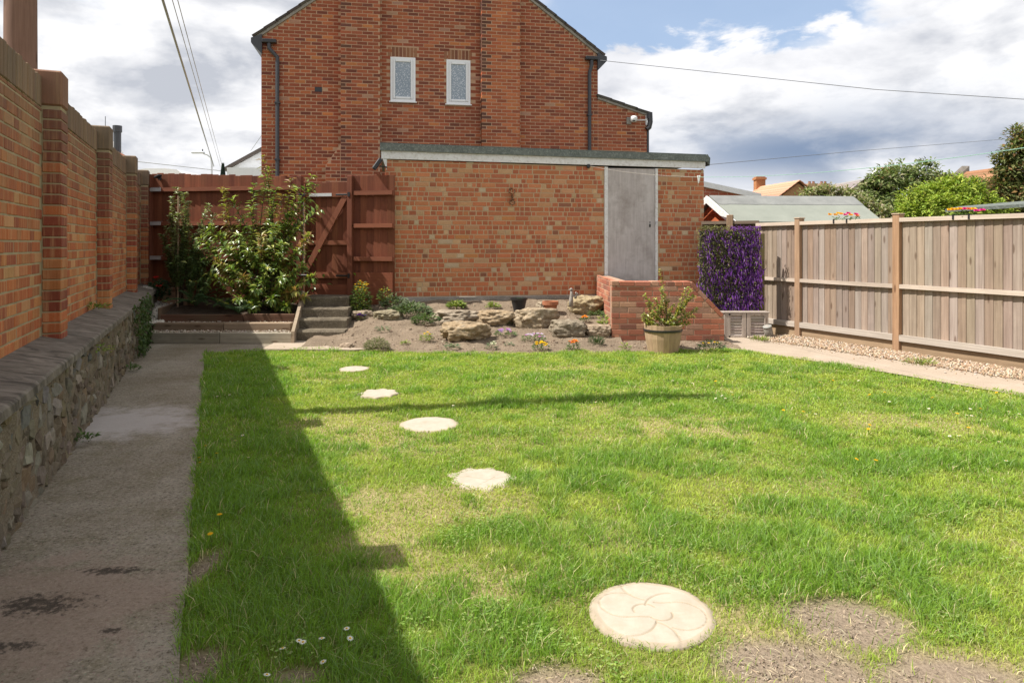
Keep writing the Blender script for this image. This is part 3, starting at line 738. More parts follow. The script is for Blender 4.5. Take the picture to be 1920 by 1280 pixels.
for a, b, zb, zt in wins:                                  # soldier course, then the window itself
    k = int((b-a+.10)/.075); mb = MB()
    for i in range(k): x = a-.05+i*(b-a+.10)/k; mb.add([(v[0]+x, v[1], v[2]+zt+.012) for v in brick_verts(.065, .21, .03)], BRF, jitc(rnd.choice([(.26, .11, .06), (.33, .15, .08), (.22, .085, .05)]), .1))
    obj('soldier_course', mb, M['brick_house'], hs)
    f = MB(); t = .055
    for lo, hi in (((a, zb), (a+t, zt)), ((b-t, zb), (b, zt)), ((a+t, zt-t), (b-t, zt)), ((a+t, zb), (b-t, zb+t))): f.box((lo[0], -.022, lo[1]), (hi[0], .05, hi[1]), bev=.005)
    wf = obj('window', f, M['upvc'], hs)
    f = MB(); a2, b2, c2, d2, t2 = a+t, b-t, zb+t, zt-t, .05
    for lo, hi in (((a2, c2), (a2+t2, d2)), ((b2-t2, c2), (b2, d2)), ((a2+t2, d2-t2), (b2-t2, d2)), ((a2+t2, c2), (b2-t2, c2+t2))): f.box((lo[0]+.002, -.036, lo[1]+.002), (hi[0]-.002, .03, hi[1]-.002), bev=.007)
    obj('sash', f, M['upvc'], wf)
    f = MB(); f.box((a2+t2-.004, -.012, c2+t2-.004), (b2-t2+.004, -.006, d2-t2+.004)); obj('pane', f, M['glass'], wf)
    f = MB(); f.box((a-.03, -.06, zb-.028), (b+.03, .01, zb-.003), bev=.006); obj('sill', f, M['upvc'], wf)
mb = MB(); mb.box((vent[0]-.075, -.004, vent[1]-.05), (vent[0]+.075, .012, vent[1]+.05)); vt = obj('air_vent', mb, M['black'], hs)
# roof: two tiled slopes, verge strip and barge mortar
def roof_slope(x0, z0, x1, z1, th=.05, over=-.06):
    mb = MB(); d = Vector((x1-x0, 0, z1-z0)); n_ = Vector((-d.z, 0, d.x)).normalized(); n_ = n_ if n_.z > 0 else -n_
    nt = max(4, int(d.length/.28))
    for i in range(nt):
        p = Vector((x0, over, z0))+d*(i/nt); e = Vector((x0, over, z0))+d*((i+1.12)/nt)
        mb.prism([p+n_*.012, e+n_*0, e+n_*th, p+n_*(th+.012)], (0, 7.6, 0), jitc((.085, .07, .06), .2))
    return mb
obj('roof_slope', roof_slope(eL-.02, zL-.02, apx, apz), M['tile_orange'], hs); obj('roof_slope', roof_slope(eR+.02, zR-.02, apx, apz), M['tile_orange'], hs)
obj('extension_roof', roof_slope(EX+.05, ez1-.03, HW, ez0), M['tile_orange'], hs)
mb = MB()
for x0, z0, x1, z1 in ((eL, zL, apx, apz), (eR, zR, apx, apz), (EX+.02, ez1, HW, ez0)):
    d = Vector((x1-x0, 0, z1-z0)); n_ = Vector((-d.z, 0, d.x)).normalized(); n_ = n_ if n_.z > 0 else -n_
    mb.prism([Vector((x0, -.035, z0))-n_*.055, Vector((x1, -.035, z1))-n_*.055, Vector((x1, -.035, z1))+n_*.006, Vector((x0, -.035, z0))+n_*.006], (0, .06, 0))
obj('verge_mortar', mb, M['plinth'], hs)
for s_, xe, ze in ((-1, 0, zL), (1, HW, zR)):             # boxed eaves, gutter end, downpipe
    mb = MB(); mb.prism([(xe+s_*.20, -.06, ze-.13), (xe+s_*.20, -.06, ze-.03), (xe-s_*.02, -.06, ze+.06), (xe-s_*.02, -.06, ze-.36)], (0, 7.4, 0)); obj('eaves_box', mb, M['pipe'], hs)
    mb = MB(); mb.box((min(xe-s_*.03, xe-s_*.32), -.13, ze-.13), (max(xe-s_*.03, xe-s_*.32), -.02, ze-.05), bev=.01); obj('gutter', mb, M['black'], hs)
    px_ = HOU.on(521)[0] if s_ < 0 else HOU.on(1104)[0]
    xs_ = xe-s_*.17
    mb = MB(); mb.tube([(xs_, -.07, ze-.10), (xs_, -.07, ze-.24), (px_, -.06, ze-.42), (px_, -.06, ze-.55), (px_, -.06, 2.0), (px_, -.06, .3)], .042, 10)
    for zc in (ze-1.4, ze-2.6): mb.box((px_-.055, -.11, zc), (px_+.055, .0, zc+.03))
    obj('downpipe', mb, M['pipe'], hs, smooth=False)
mb = MB(); mb.tube([(EX+.06, -.03, ez1+.02), (EX+.07, -.03, ez1-.2), (EX+.04, -.03, ez1-.33), (EX-.02, -.03, ez1-.38)], .06, 10); mb.box((EX-.02, -.06, ez1-.12), (EX+.1, 6, ez1-.02)); obj('gutter', mb, M['black'], hs)
mb = MB(); mb.tube([(EX+.03, .02, ez1-.3), (EX+.03, .02, .3)], .03, 8); obj('downpipe', mb, M['pipe'], hs)
mb = MB(); mb.box((EX-.035, -.02, ez1-.27), (EX+.004, .02, ez1-.05)); obj('fascia_end', mb, M['paint'], hs)
cx_, cz_ = HOU.on(1183, 226)
sc_ = thing('security_camera', 'white dome security camera high on the brick extension wall', 'camera', HOU.w(cx_, -.02, cz_), HOU.a)
mb = MB(); mb.box((-.11, -.01, -.09), (.0, .014, .07), bev=.004); obj('backplate', mb, M['plinth'], sc_)
mb = MB(); mb.lathe([(.02, -.075), (.06, -.06), (.082, -.02), (.085, .03), (.07, .06), (.03, .075)], 16, at=(.03, -.08, .015)); obj('dome', mb, M['paint'], sc_, smooth=True)
mb = MB(); mb.tube([(.08, -.01, .0), (.36, -.01, .012)], .012, 6); obj('conduit', mb, M['paint'], sc_)
mb = MB(); mb.lathe([(.028, -.02), (.035, 0), (.02, .012)], 12, at=(.02, -.13, -.03)); obj('lens', mb, M['black'], sc_)

# ------------------------------------------------------------------ garage
gw = GAR.on(1320)[0]; gz0 = GAR.on(722, 268)[1]; gz1 = GAR.on(1320, 290)[1]
ga = thing('brick_garage', 'flat roofed mottled red and buff brick garage with grey plywood door', 'garage', GAR.o, GAR.a)
gt = lambda x: gz0+(gz1-gz0)*x/gw
PZ = .535
dx0, dzt = GAR.on(1133, 305); dx1 = GAR.on(1233)[0]; DZB = .50
mb = MB(); zb_ = .2
mb.prism([(0.004, .0035, zb_), (dx0, .0035, zb_), (dx0, .0035, gt(dx0)-.26), (.004, .0035, gt(0)-.26)], (0, .2, 0))
mb.prism([(dx1, .0035, zb_), (gw-.004, .0035, zb_), (gw-.004, .0035, gt(gw)-.26), (dx1, .0035, gt(dx1)-.26)], (0, .2, 0))
mb.box((.004, .21, zb_), (gw-.004, 3.2, gz1-.26)); obj('wall', mb, M['mortar_garage'], ga)
for xw in (0.0, gw-.004):
    mb = MB(); mb.box((xw, .035, zb_), (xw+.004, 3.2, gz1-.24)); obj('side_wall', mb, M['far_house_brick'], ga)
br = []
lay(br, 0, dx0-.008, PZ, gz0-.27, 0, 'mixed', 'garage', seed=41, dep=.035, j=.0125)
lay(br, dx1+.008, gw, PZ, gz1-.265, 0, 'mixed', 'garage', seed=42, dep=.035, j=.0125)
br = [b for b in br if b[1]+b[3] < gt(b[0])-.25]
place_bricks(ga, GAR, br, M['brick_garage'], 300, hidden=lambda x, y: (x > 1147 and y > 527) or x < 738 and y > 325, pal='ga')
mb = MB(); mb.box((.0, -.03, .15), (dx0+.05, .15, PZ-.012), bev=.008); obj('plinth', mb, M['plinth'], ga)
x0 = GAR.on(715)[0]; x1 = gw+.03
mb = MB(); mb.prism([(x0, -.03, gt(x0)-.25), (x1-.02, -.03, gt(x1)-.235), (x1-.02, -.03, gt(x1)-.11), (x0, -.03, gt(x0)-.125)], (0, .03, 0)); obj('fascia', mb, M['paint_worn'], ga)
mb = MB(); n_ = 40
for i in range(n_):
    xa, xb = x0-.02+(x1-x0+.05)*i/n_, x0-.02+(x1-x0+.05)*(i+1)/n_
    w_ = lambda x: .010*mnoise.noise(Vector((x*4, 2, 0)))
    mb.prism([(xa, -.062+w_(xa), gt(xa)-.125), (xb, -.062+w_(xb), gt(xb)-.125), (xb, -.055, gt(xb)-.02+w_(xb+9)), (xa, -.055, gt(xa)-.02+w_(xa+9))], (0, .03, 0))
mb.prism([(x0-.02, -.028, gt(x0)-.11), (x1+.03, -.028, gt(x1)-.11), (x1+.03, -.028, gt(x1)), (x0-.02, -.028, gt(x0))], (0, 3.3, 0)); obj('roof', mb, M['felt'], ga)
mb = MB(); mb.prism([(x1, -.05, gt(x1)-.13), (x1+.05, -.05, gt(x1)-.19), (x1+.06, -.05, gt(x1)-.06), (x1, -.05, gt(x1)-.0)], (0, .25, 0)); obj('roof_flap', mb, M['felt'], ga)
mb = MB(); mb.prism([(x0+.02, -.02, gt(0)-.252), (x0+.085, -.02, gt(0)-.252), (x0+.085, -.02, gt(0)-.43)], (0, .03, 0)); obj('fascia_bracket', mb, M['paint'], ga)
mb = MB(); mb.box((dx0, -.02, DZB), (dx0+.058, .06, gt(dx0)-.262), bev=.004); mb.box((dx1-.045, -.02, DZB), (dx1, .06, gt(dx1)-.262), bev=.004); obj('door_frame', mb, M['paint_worn'], ga)
mb = MB(); mb.box((dx0+.060, .004, DZB), (dx1-.047, .04, gt(dx1)-.268)); dr = obj('door', mb, M['ply'], ga)
mb = MB(); hx, hz = GAR.on(1228, 418); mb.box((hx-.10, -.004, hz-.07), (hx-.075, .006, hz-.02)); mb.box((hx-.095, -.004, hz+.0), (hx-.08, .006, hz+.02)); obj('keyhole', mb, M['black'], dr)
mb = MB(); mb.lathe([(.0, -.03), (.018, -.03), (.014, .0), (.02, .02), (.0, .03)], 10, at=(hx+.01, -.05, hz)); obj('latch', mb, M['zinc'], dr)
# scroll bracket, clothes line, floodlight on the garage
cx_, cz_ = GAR.on(960, 369)
hb = thing('scroll_bracket', 'rusty iron scroll bracket on the brick garage wall', 'bracket', GAR.w(cx_, 0, cz_), GAR.a)
mb = MB(); mb.tube([(.0, -.02, .13), (-.045, -.04, .12), (-.055, -.06, .07), (-.01, -.075, .045), (.03, -.06, .07), (.035, -.05, .11)], .014, 6); obj('scroll', mb, M['iron'], hb)
mb = MB(); mb.tube([(.0, -.02, .03), (.0, -.03, -.03)], .012, 6); mb.tube([(.03, -.02, -.045), (-.03, -.04, -.06), (-.05, -.06, -.10), (-.01, -.075, -.13), (.035, -.06, -.11), (.03, -.05, -.08)], .014, 6); obj('lower_scroll', mb, M['iron'], hb)
ax_, az_ = GAR.on(1105, 312); A = GAR.w(ax_, -.04, az_)
cl = thing('clothes_line', 'clothes line stretched from the garage wall across the garden to the right', 'clothes line', A)
E = vp(1990, 274, 4.6); pts = []
B1 = vp(1306, 339, 9.5)
for i in range(41):
    t = i/40; p = A.lerp(E, t); p.z = A.z+(-1.42*t+.82*t*t); pts.append(p-A)
mb = MB(); mb.tube(pts[:18], .0032, 6); obj('white_rope', mb, M['plinth'], cl)
mb = MB(); mb.tube(pts[17:], .0028, 5, (.35, .55, .5)); obj('green_cord', mb, M['leaf_soft'], cl)
mb = MB(); mb.box((-.05, -.01, -.03), (-.0, .04, .03), bev=.006); obj('wall_hook_plate', mb, M['black'], cl)
pp = A+pts[17]; pg = thing('clothes_peg', 'white clothes peg hanging on the clothes line', 'peg', pp)
for s_ in (-1, 1):
    mb = MB(); mb.box((-.008+s_*.009, -.007, -.075), (.008+s_*.009, .0035, .02), mat=Matrix.Rotation(s_*.13, 4, 'Y'), bev=.003); obj('peg_half', mb, M['paint'], pg)
fx_, fz_ = GAR.on(708, 309)
fl = thing('floodlight', 'black floodlight on a bracket at the garage corner above the fence', 'floodlight', GAR.w(fx_, -.08, fz_), GAR.a)
mb = MB(); mb.box((-.035, -.05, -.10), (.035, .05, .10), mat=Matrix.Rotation(.6, 4, 'Y'), bev=.012); obj('lamp_body', mb, M['black'], fl)
mb = MB(); mb.box((.028, -.042, -.085), (.034, .042, .085), mat=Matrix.Rotation(.6, 4, 'Y') @ Matrix.Rotation(math.pi, 4, 'Y')); obj('lamp_glass', mb, M['glass'], fl)
mb = MB(); mb.tube([(.03, 0, -.03), (.10, .01, -.04), (.14, .06, -.04)], .012, 6); obj('arm', mb, M['black'], fl)

# ------------------------------------------------------------------ red stained fence and gate
_a = vp(284, 400, 11.6); _b = vp(735, 400, 10.68)
RED = Frame(_a.x, _a.y, math.atan2(_b.y-_a.y, _b.x-_a.x)); RL = RED.on(735)[0]
rf = thing('red_fence', 'dark red stained board fence across the back of the garden', 'fence', RED.o, RED.a)
g0, g1 = RED.on(571)[0], RED.on(655)[0]
RC = [(.185, .058, .027), (.165, .050, .024), (.21, .068, .032), (.145, .043, .021)]
def boards(parent, x0, x1, zb, zt, wd, mat, pal, y=0.0, tilt=.10, zt2=None, th=.014, seed=3, var=.012):
    r = random.Random(seed); n_ = max(1, round((x1-x0)/wd)); w_ = (x1-x0)/n_
    for i in range(n_):
        f_ = (i+.5)/n_; t_ = zt+((zt2-zt)*f_ if zt2 is not None else 0)+r.uniform(-var, var)
        mb = MB(); mb.box((-w_*.53, -th/2, 0), (w_*.53, th/2, t_-zb), jitc(r.choice(pal), .10, r), None, .003)
        obj('board', mb, mat, parent, (x0+(i+.5)*w_, y+r.uniform(-.003, .003), zb), (0, 0, tilt))
ztl = RED.on(290, 325)[1]; ztm = RED.on(555, 331)[1]; ztr = RED.on(700, 328)[1]
boards(rf, 0.02, g0-.10, .38, ztl, .105, M['wood_red'], RC, zt2=ztm)
boards(rf, RED.on(664)[0], RL+.04, .50, ztr, .105, M['wood_red'], RC, seed=8)
def rail(parent, name, x0, x1, z, mat, c, y=-.045, h=.065, d=.05, z2=None):
    mb = MB(); mb.prism([(x0, y-d/2, z), (x1, y-d/2, z if z2 is None else z2), (x1, y-d/2, (z if z2 is None else z2)+h), (x0, y-d/2, z+h)], (0, d, 0), c); return obj(name, mb, mat, parent)
for zr_ in (RED.on(290, 360)[1], RED.on(290, 423)[1], RED.on(290, 487)[1]):
    rail(rf, 'rail', .02, g0-.02, zr_, M['wood_red_rail'], (.22, .074, .038), z2=zr_-.01)
    mb = MB(); mb.box((.02, -.083, zr_+.004), (.24, -.071, zr_+.058)); mb.box((.02, -.083, zr_+.062), (.24, -.03, zr_+.068)); obj('rail_bracket', mb, M['zinc'], rf)
for pz in (366, 427, 489): rail(rf, 'rail', RED.on(666)[0], RL+.03, RED.on(700, pz)[1], M['wood_red_rail'], (.22, .074, .038))
for x_, zt_ in ((g0-.055, ztm-.0), (RED.on(659.5)[0], RED.on(660, 330)[1]), (.0, ztl-.02)):
    mb = MB(); mb.box((-.042, -.055, .35), (.042, .035, zt_), (.165, .052, .027), None, .006); obj('post', mb, M['wood_red'], rf, (x_, -.03, 0))
mb = MB(); mb.box((RED.on(664)[0]+.02, -.03, .42), (RL+.02, -.0, RED.on(700, 513)[1]+.02), (.18, .055, .026)); obj('gravel_board', mb, M['wood_red_rail'], rf)
mb = MB(); mb.box((.02, -.03, .30), (g0-.1, -.0, .50), (.165, .05, .025)); obj('gravel_board', mb, M['wood_red_rail'], rf)
gt_ = thing('garden_gate', 'red stained ledged and braced wooden gate at the top of the steps', 'gate', RED.w(g0, 0, 0), RED.a)
gwid = g1-g0; gzt = RED.on(615, 341)[1]; gzb = RED.on(615, 555)[1]
boards(gt_, .012, gwid-.012, gzb+.03, gzt, .09, M['wood_red'], RC, y=.01, seed=14, tilt=.08)
LZ = [RED.on(600, 370)[1], RED.on(600, 459)[1], RED.on(600, 521)[1]]
for z_, h_ in zip(LZ, (.075, .07, .09)): rail(gt_, 'ledge', .015, gwid-.015, z_, M['wood_red_rail'], (.22, .074, .036), y=-.02, h=h_, d=.035)
rail(gt_, 'kick_board', .015, gwid-.015, gzb+.02, M['wood_red_rail'], (.19, .058, .028), y=-.018, h=.17, d=.03)
mb = MB(); a = Vector((.03, -.052, LZ[2]+.09)); b = Vector((gwid-.05, -.052, LZ[0]-.0)); d = (b-a).normalized(); n_ = Vector((-d.z, 0, d.x))*.045
mb.prism([a-n_, b-n_, b+n_, a+n_], (0, .035, 0), (.23, .078, .04)); obj('brace', mb, M['wood_red'], gt_)
for z_ in (LZ[0]+.03, LZ[2]+.04):
    mb = MB(); mb.box((gwid-.20, -.066, z_-.012), (gwid-.01, -.058, z_+.014), bev=.003); mb.tube([(gwid+.01, -.06, z_-.035), (gwid+.01, -.06, z_+.04)], .012, 8); mb.box((gwid+.012, -.095, z_-.03), (gwid+.05, -.087, z_+.035)); obj('hinge', mb, M['black'], gt_)
mb = MB(); mb.box((-.07, -.10, LZ[2]+.03), (.13, -.09, LZ[2]+.055), bev=.004); mb.box((-.05, -.105, LZ[0]+.01), (.06, -.09, LZ[0]+.05), bev=.004); obj('latch', mb, M['black'], gt_)
mb = MB(); mb.box((.10, -.042, LZ[0]+.012), (gwid-.28, -.038, LZ[0]+.06)); obj('metal_strip', mb, M['zinc'], gt_)
for x_ in (-.006, gwid+.004):
    mb = MB(); mb.box((x_-.005, -.03, gzb+.3), (x_+.005, -.026, LZ[0]-.02)); obj('edge_strip', mb, M['zinc'], gt_)
lx, lz = RED.on(302, 332)
sl = thing('solar_light', 'small black wall light near the left end of the red fence', 'light', RED.w(lx, -.03, lz), RED.a)
mb = MB(); mb.box((-.055, -.08, -.012), (.055, .0, .02), mat=Matrix.Rotation(-.42, 4, 'Y'), bev=.008); obj('lamp_body', mb, M['black'], sl)
mb = MB(); mb.box((-.02, -.02, -.05), (.02, .02, -.0)); obj('bracket', mb, M['pipe'], sl)

# ------------------------------------------------------------------ steps and raised bed
sp = thing('concrete_steps', 'four worn concrete steps leading up to the red gate', 'steps', (-2.7, 9.64, 0))
RIS = [(9.62, 0, .155, 550, 646), (9.88, .155, .288, 557, 650), (10.13, .288, .422, 563, 653), (10.38, .422, .562, 568, 655)]
for y_, z0, z1, pa, pb in RIS:
    xa, xb = (pa-CX)/FPX*y_+2.7, (pb-CX)/FPX*y_+2.7; mb = MB(); n_ = 16; vs = []
    yb = y_-9.64+(.34 if z1 < .55 else .6)
    for i in range(n_+1):
        x = xa+(xb-xa)*i/n_; w_ = .012*mnoise.noise(Vector((x*5, z1*9, 0))); e = .006*mnoise.noise(Vector((x*11, z1*5, 4)))
        vs += [(x, y_-9.64+w_, -.05), (x, y_-9.64+w_-.006, z1-.025+e), (x, y_-9.64+w_+.014, z1+e), (x, yb, z1), (x, yb, -.05)]
    mb.add(vs, [(i*5+j, (i+1)*5+j, (i+1)*5+(j+1) % 5, i*5+(j+1) % 5) for i in range(n_) for j in range(5)]+[(0, 1, 2, 3, 4), tuple(n_*5+j for j in range(5))[::-1]])
    obj('step', mb, M['step'], sp)
rb = thing('raised_bed', 'terraced raised bed edged with old timbers beside the steps', 'raised bed', (-4, 9.4, 0))
def bx(name, a, b, z0, z1, th, mat, c, parent=rb, ofs=(-4, 9.4), bev=.008):
    a = Vector((a[0]-ofs[0], a[1]-ofs[1], 0)); b = Vector((b[0]-ofs[0], b[1]-ofs[1], 0)); d = b-a; L = d.length
    mb = MB(); mb.box((-L/2, 0, 0), (L/2, th, z1-z0), c, None, bev)
    m_ = (a+b)/2; return obj(name, mb, mat, parent, (m_.x, m_.y, z0), (0, 0, math.atan2(d.y, d.x)))
p = lambda px, y: ((px-CX)/FPX*y, y)
TB = (.30, .25, .19)
bx('front_board', p(283, 9.42), p(411, 9.42), 0, .148, .05, M['wood_bed'], (.27, .245, .185)); bx('front_board', p(412, 9.42), p(546, 9.40), 0, .150, .05, M['wood_bed'], (.40, .36, .28))
bx('sleeper', p(287, 9.70), p(418, 9.70), .10, .245, .14, M['wood_bed'], (.22, .15, .10)); bx('sleeper', p(419, 9.70), p(545, 9.68), .10, .25, .14, M['wood_bed'], (.30, .22, .15))
bx('upper_board', p(295, 10.02), p(455, 10.02), .20, .335, .045, M['wood_bed'], (.13, .065, .04)); bx('upper_board', p(456, 10.02), p(552, 10.0), .20, .345, .045, M['wood_bed'], (.13, .065, .04))
a0 = Vector((p(545, 9.39)[0]+4, 9.39-9.4, 0)); b0 = Vector((p(566, 10.5)[0]+4, 10.5-9.4, 0)); mb = MB(); dx_ = Vector((.045, .002, 0))
mb.prism([a0+Vector((0, 0, -.02)), b0+Vector((0, 0, .2)), b0+Vector((0, 0, .64)), a0+Vector((0, .02, .17))], dx_, (.36, .28, .20)); obj('side_board', mb, M['wood_bed'], rb)
e0, e1 = p(302, 10.02), p(337, 11.1); bx('edging_board', e0, e1, .22, .43, .045, M['wood_bed'], (.17, .11, .07))
mb = MB(); mb.box((-.13, 0, 0), (.13, .05, .30), (.42, .26, .17), None, .01); pq = vp(318, 545, 11.0); obj('edging_block', mb, M['wood_bed'], rb, (pq.x+4, pq.y-9.4, .36))
mb = MB(); G = 26; vs = []
for i in range(G+1):
    for j in range(G+1):
        y = 10.04+(11.35-10.04)*j/G; x0, x1 = p(298+38*j/G, y)[0], p(549+20*j/G, y)[0]; x = x0+(x1-x0)*i/G
        vs.append((x+4, y-9.4, .30+.17*j/G+.05*mnoise.noise(Vector((x*4, y*4, 0)))*min(1, j/3)))
mb.add(vs, [(i*(G+1)+j, (i+1)*(G+1)+j, (i+1)*(G+1)+j+1, i*(G+1)+j+1) for i in range(G) for j in range(G)]); obj('bed_soil', mb, M['soil_dark'], rb, smooth=True)
mb = MB(); mb.prism([(p(284, 9.46)[0]+4, .05, .125), (p(545, 9.46)[0]+4, .05, .125), (p(545, 9.72)[0]+4, .31, .125), (p(284, 9.72)[0]+4, .31, .125)], (0, 0, .002))
mb.prism([(p(284, 9.83)[0]+4, .42, .22), (p(545, 9.83)[0]+4, .42, .22), (p(548, 10.03)[0]+4, .63, .22), (p(284, 10.03)[0]+4, .63, .22)], (0, 0, .002))
mb.prism([(p(276, 9.8)[0]+4, .4, .20), (p(304, 9.8)[0]+4, .4, .20), (p(340, 11.2)[0]+4, 1.8, .42), (p(288, 11.2)[0]+4, 1.8, .42)], (0, 0, .002)); obj('gravel_base', mb, M['soil'], rb)
mb = MB()
GR = [(.44, .37, .29), (.34, .28, .21), (.52, .46, .38), (.27, .22, .16)]
for i in range(900):
    y = rnd.uniform(9.45, 9.72); x = p(rnd.uniform(284, 545), y)[0]; pebble(mb, Vector((x+4, y-9.4, .13+rnd.uniform(0, .02))), rnd.uniform(.008, .017), GR)
for i in range(350):
    y = rnd.uniform(9.84, 10.02); x = p(rnd.uniform(284, 548), y)[0]; pebble(mb, Vector((x+4, y-9.4, .225+rnd.uniform(0, .012))), rnd.uniform(.008, .015), GR)
for i in range(900):
    t = rnd.random(); y = 9.8+1.35*t; x = p(rnd.uniform(276+12*t, 302+36*t), y)[0]; pebble(mb, Vector((x+4, y-9.4, .21+.22*t+rnd.uniform(0, .012))), rnd.uniform(.012, .026), [(.58, .53, .46), (.48, .43, .36), (.66, .61, .55)])
obj('bed_gravel', mb, M['pebble'], rb, kind='stuff')

# ------------------------------------------------------------------ brick enclosure round the garage door
_a = vp(1147, 500, 9.46); _b = vp(1358, 500, 9.44)
ENC = Frame(_a.x, _a.y, math.atan2(_b.y-_a.y, _b.x-_a.x)); EL = ENC.on(1358)[0]
en = thing('brick_enclosure', 'low red brick enclosure wall with one sloping end below the garage door', 'brick wall', ENC.o, ENC.a)
EZ = ENC.on(1150, 527)[1]; ELO = ENC.on(1357, 590)[1]; xk = ENC.on(1298)[0]
etop2 = lambda x: EZ if x < xk else EZ+(ELO-EZ)*(x-xk)/(EL-xk)
mb = MB(); mb.prism([(.007, .0035, -.08), (EL-.006, .0035, -.08), (EL-.006, .0035, ELO-.02), (xk, .0035, EZ-.015), (.007, .0035, EZ-.015)], (0, .21, 0)); obj('mortar', mb, M['mortar_low'], en)
br = []; lay(br, 0, EL, -.03, EZ-.078, 0, 'stretcher', 'low', seed=51, dep=.05, xmax=lambda z: min(EL, xk+(z+.05-EZ)/(ELO-EZ)*(EL-xk)) if z > ELO-.05 else EL)
place_bricks(en, ENC, br, M['brick_low'], 220, pal='en')
x = 0.0
while x < xk-.03:                                          # brick-on-edge top
    wd = min(.108, xk-x) if rnd.random() < .6 else min(.215, xk-x)
    mb = MB(); mb.box((0, 0, 0), (wd-.01, .215, .062), jitc(pick('low', rnd), .12), None, .005); obj('top_brick', mb, M['brick_low'], en, (x, -.004+rnd.uniform(-.003, .003), EZ-.066+rnd.uniform(-.004, .004))); x += wd
d = Vector((EL-xk, 0, ELO-EZ)); n_ = 4
for i in range(n_):
    mb = MB(); L = d.length/n_-.01; mb.box((0, 0, -.055), (L, .215, .0), jitc(pick('low', rnd), .12), None, .005)
    q_ = Vector((xk, -.005, EZ-.006))+d*(i/n_); obj('slope_brick', mb, M['brick_low'], en, q_, (0, -math.atan2(d.z, d.x), 0))
ENL = Frame((_a+Vector((.0, .0, 0))).x, _a.y, math.atan2(0-1, -.035+0) if False else R(-88.6))
# left return towards the garage: bricks face left
yend = garage_y(_a.x)-_a.y
rt = Frame(_a.x+.02, _a.y+yend-.01, R(-89.2))
mb = MB(); mb.box((0, .0035, -.08), (yend-.02, .21, EZ-.015)); rw = obj('return_wall', mb, M['mortar_low'], en)
rw.matrix_parent_inverse = Matrix(); 
def to_local(parent_frame, o, fr):
    M1 = Matrix.Translation(parent_frame.o) @ Matrix.Rotation(parent_frame.a, 4, 'Z'); M2 = Matrix.Translation(fr.o) @ Matrix.Rotation(fr.a, 4, 'Z'); o.matrix_local = M1.inverted() @ M2
to_local(ENC, rw, rt)
br = []; lay(br, 0, yend-.012, .0, EZ, 0, 'stretcher', 'low', seed=53, dep=.05)
place_bricks(rw, rt, br, M['brick_low'], 90, pal='en2')
mb = MB(); mb.box((1.6, .3, -.1), (1.7, .4, 0)) if False else None
mb = MB(); e_ = .0
mb.box((.22, .22, .0), (EL-.1, yend-.25 if yend > .6 else .5, .45)); obj('landing', mb, M['plinth'], en)

# ------------------------------------------------------------------ planter tub
tb_c = gp(1243, 657, .012); tb = thing('planter_tub', 'half barrel wooden planter with one dark metal hoop before the brick enclosure', 'planter', (tb_c.x, tb_c.y, .0))
Yt = tb_c.y; rt_ = 35.5/FPX*Yt; rb_ = 28/FPX*Yt; th_ = (660-607)/FPX*Yt*.96
ns_ = 18
for i in range(ns_):
    a0, a1 = 2*math.pi*i/ns_+.003, 2*math.pi*(i+1)/ns_-.003; mb = MB(); vs = []
    for z_, r_ in ((.0, rb_), (th_*.5, (rb_+rt_)/2+.008), (th_+rnd.uniform(-.005, .005), rt_)):
        for a in (a0, a1):
            for k in (1, .93): vs.append((r_*k*math.cos(a), r_*k*math.sin(a), z_))
    fs = []
    for q_ in (0, 4): fs += [(q_, q_+4, q_+6, q_+2), (q_+1, q_+3, q_+7, q_+5), (q_, q_+1, q_+5, q_+4), (q_+2, q_+6, q_+7, q_+3)]
    fs += [(0, 2, 3, 1), (8, 9, 11, 10)]
    mb.add(vs, fs, jitc((.45, .315, .205), .05)); obj('stave', mb, M['wood_tub'], tb)
mb = MB(); hz_ = th_*.76; rr = rb_+(rt_-rb_)*.76+.012; mb.lathe([(rr, hz_), (rr+.004, hz_+.002), (rr+.006, hz_+.026), (rr, hz_+.028)], 32); obj('hoop', mb, M['black'], tb)
mb = MB(); mb.lathe([(.0, th_-.08), (rt_*.9, th_-.08), (rt_*.9, th_-.05), (.0, th_-.045)], 20); obj('potting_soil', mb, M['soil_dark'], tb)

# ------------------------------------------------------------------ right boundary fence
fe = thing('wooden_fence', 'weathered grey brown closeboard fence along the right side of the lawn', 'fence', FEN.o, FEN.a)
FC = [(.315, .243, .187), (.285, .22, .168), (.335, .268, .217), (.30, .243, .20), (.325, .236, .17), (.37, .31, .262), (.255, .19, .145), (.31, .262, .226)]
PST = [FEN.on(1376)[0]] if False else []
pA = 0.0; pB = FEN.on(1682)[0]; pC = pB+(pB-pA)*1.14; pD = pC+1.86; pE = pD+1.86
f0 = FEN.on(1419)[0]
ZTf, ZM, ZBt = 1.655, .80, .10
bays = [(f0, pA-.045), (pA+.045, pB-.045), (pB+.045, pC-.045), (pC+.045, pD-.045), (pD+.045, pE-.045)]
for i, (a, b) in enumerate(bays):
    boards(fe, a, b, .16, ZTf-.02, .098, M['wood_fence'], FC, y=.03, tilt=-.085, seed=60+i, var=.004)
    rail(fe, 'rail', a, b, ZTf-.025, M['wood_rail'], (.50, .42, .345), y=.012, h=.05, d=.075)
    rail(fe, 'rail', a, b, ZM, M['wood_rail'], (.50, .42, .35), y=-.005, h=.05, d=.04)
    rail(fe, 'rail', a, b, .145, M['wood_rail'], (.50, .44, .38), y=-.005, h=.075, d=.05)
    mb = MB(); mb.box((a, .01, -.05), (b, .04, .14), (.36, .255, .16)); obj('gravel_board', mb, M['wood_rail'], fe)
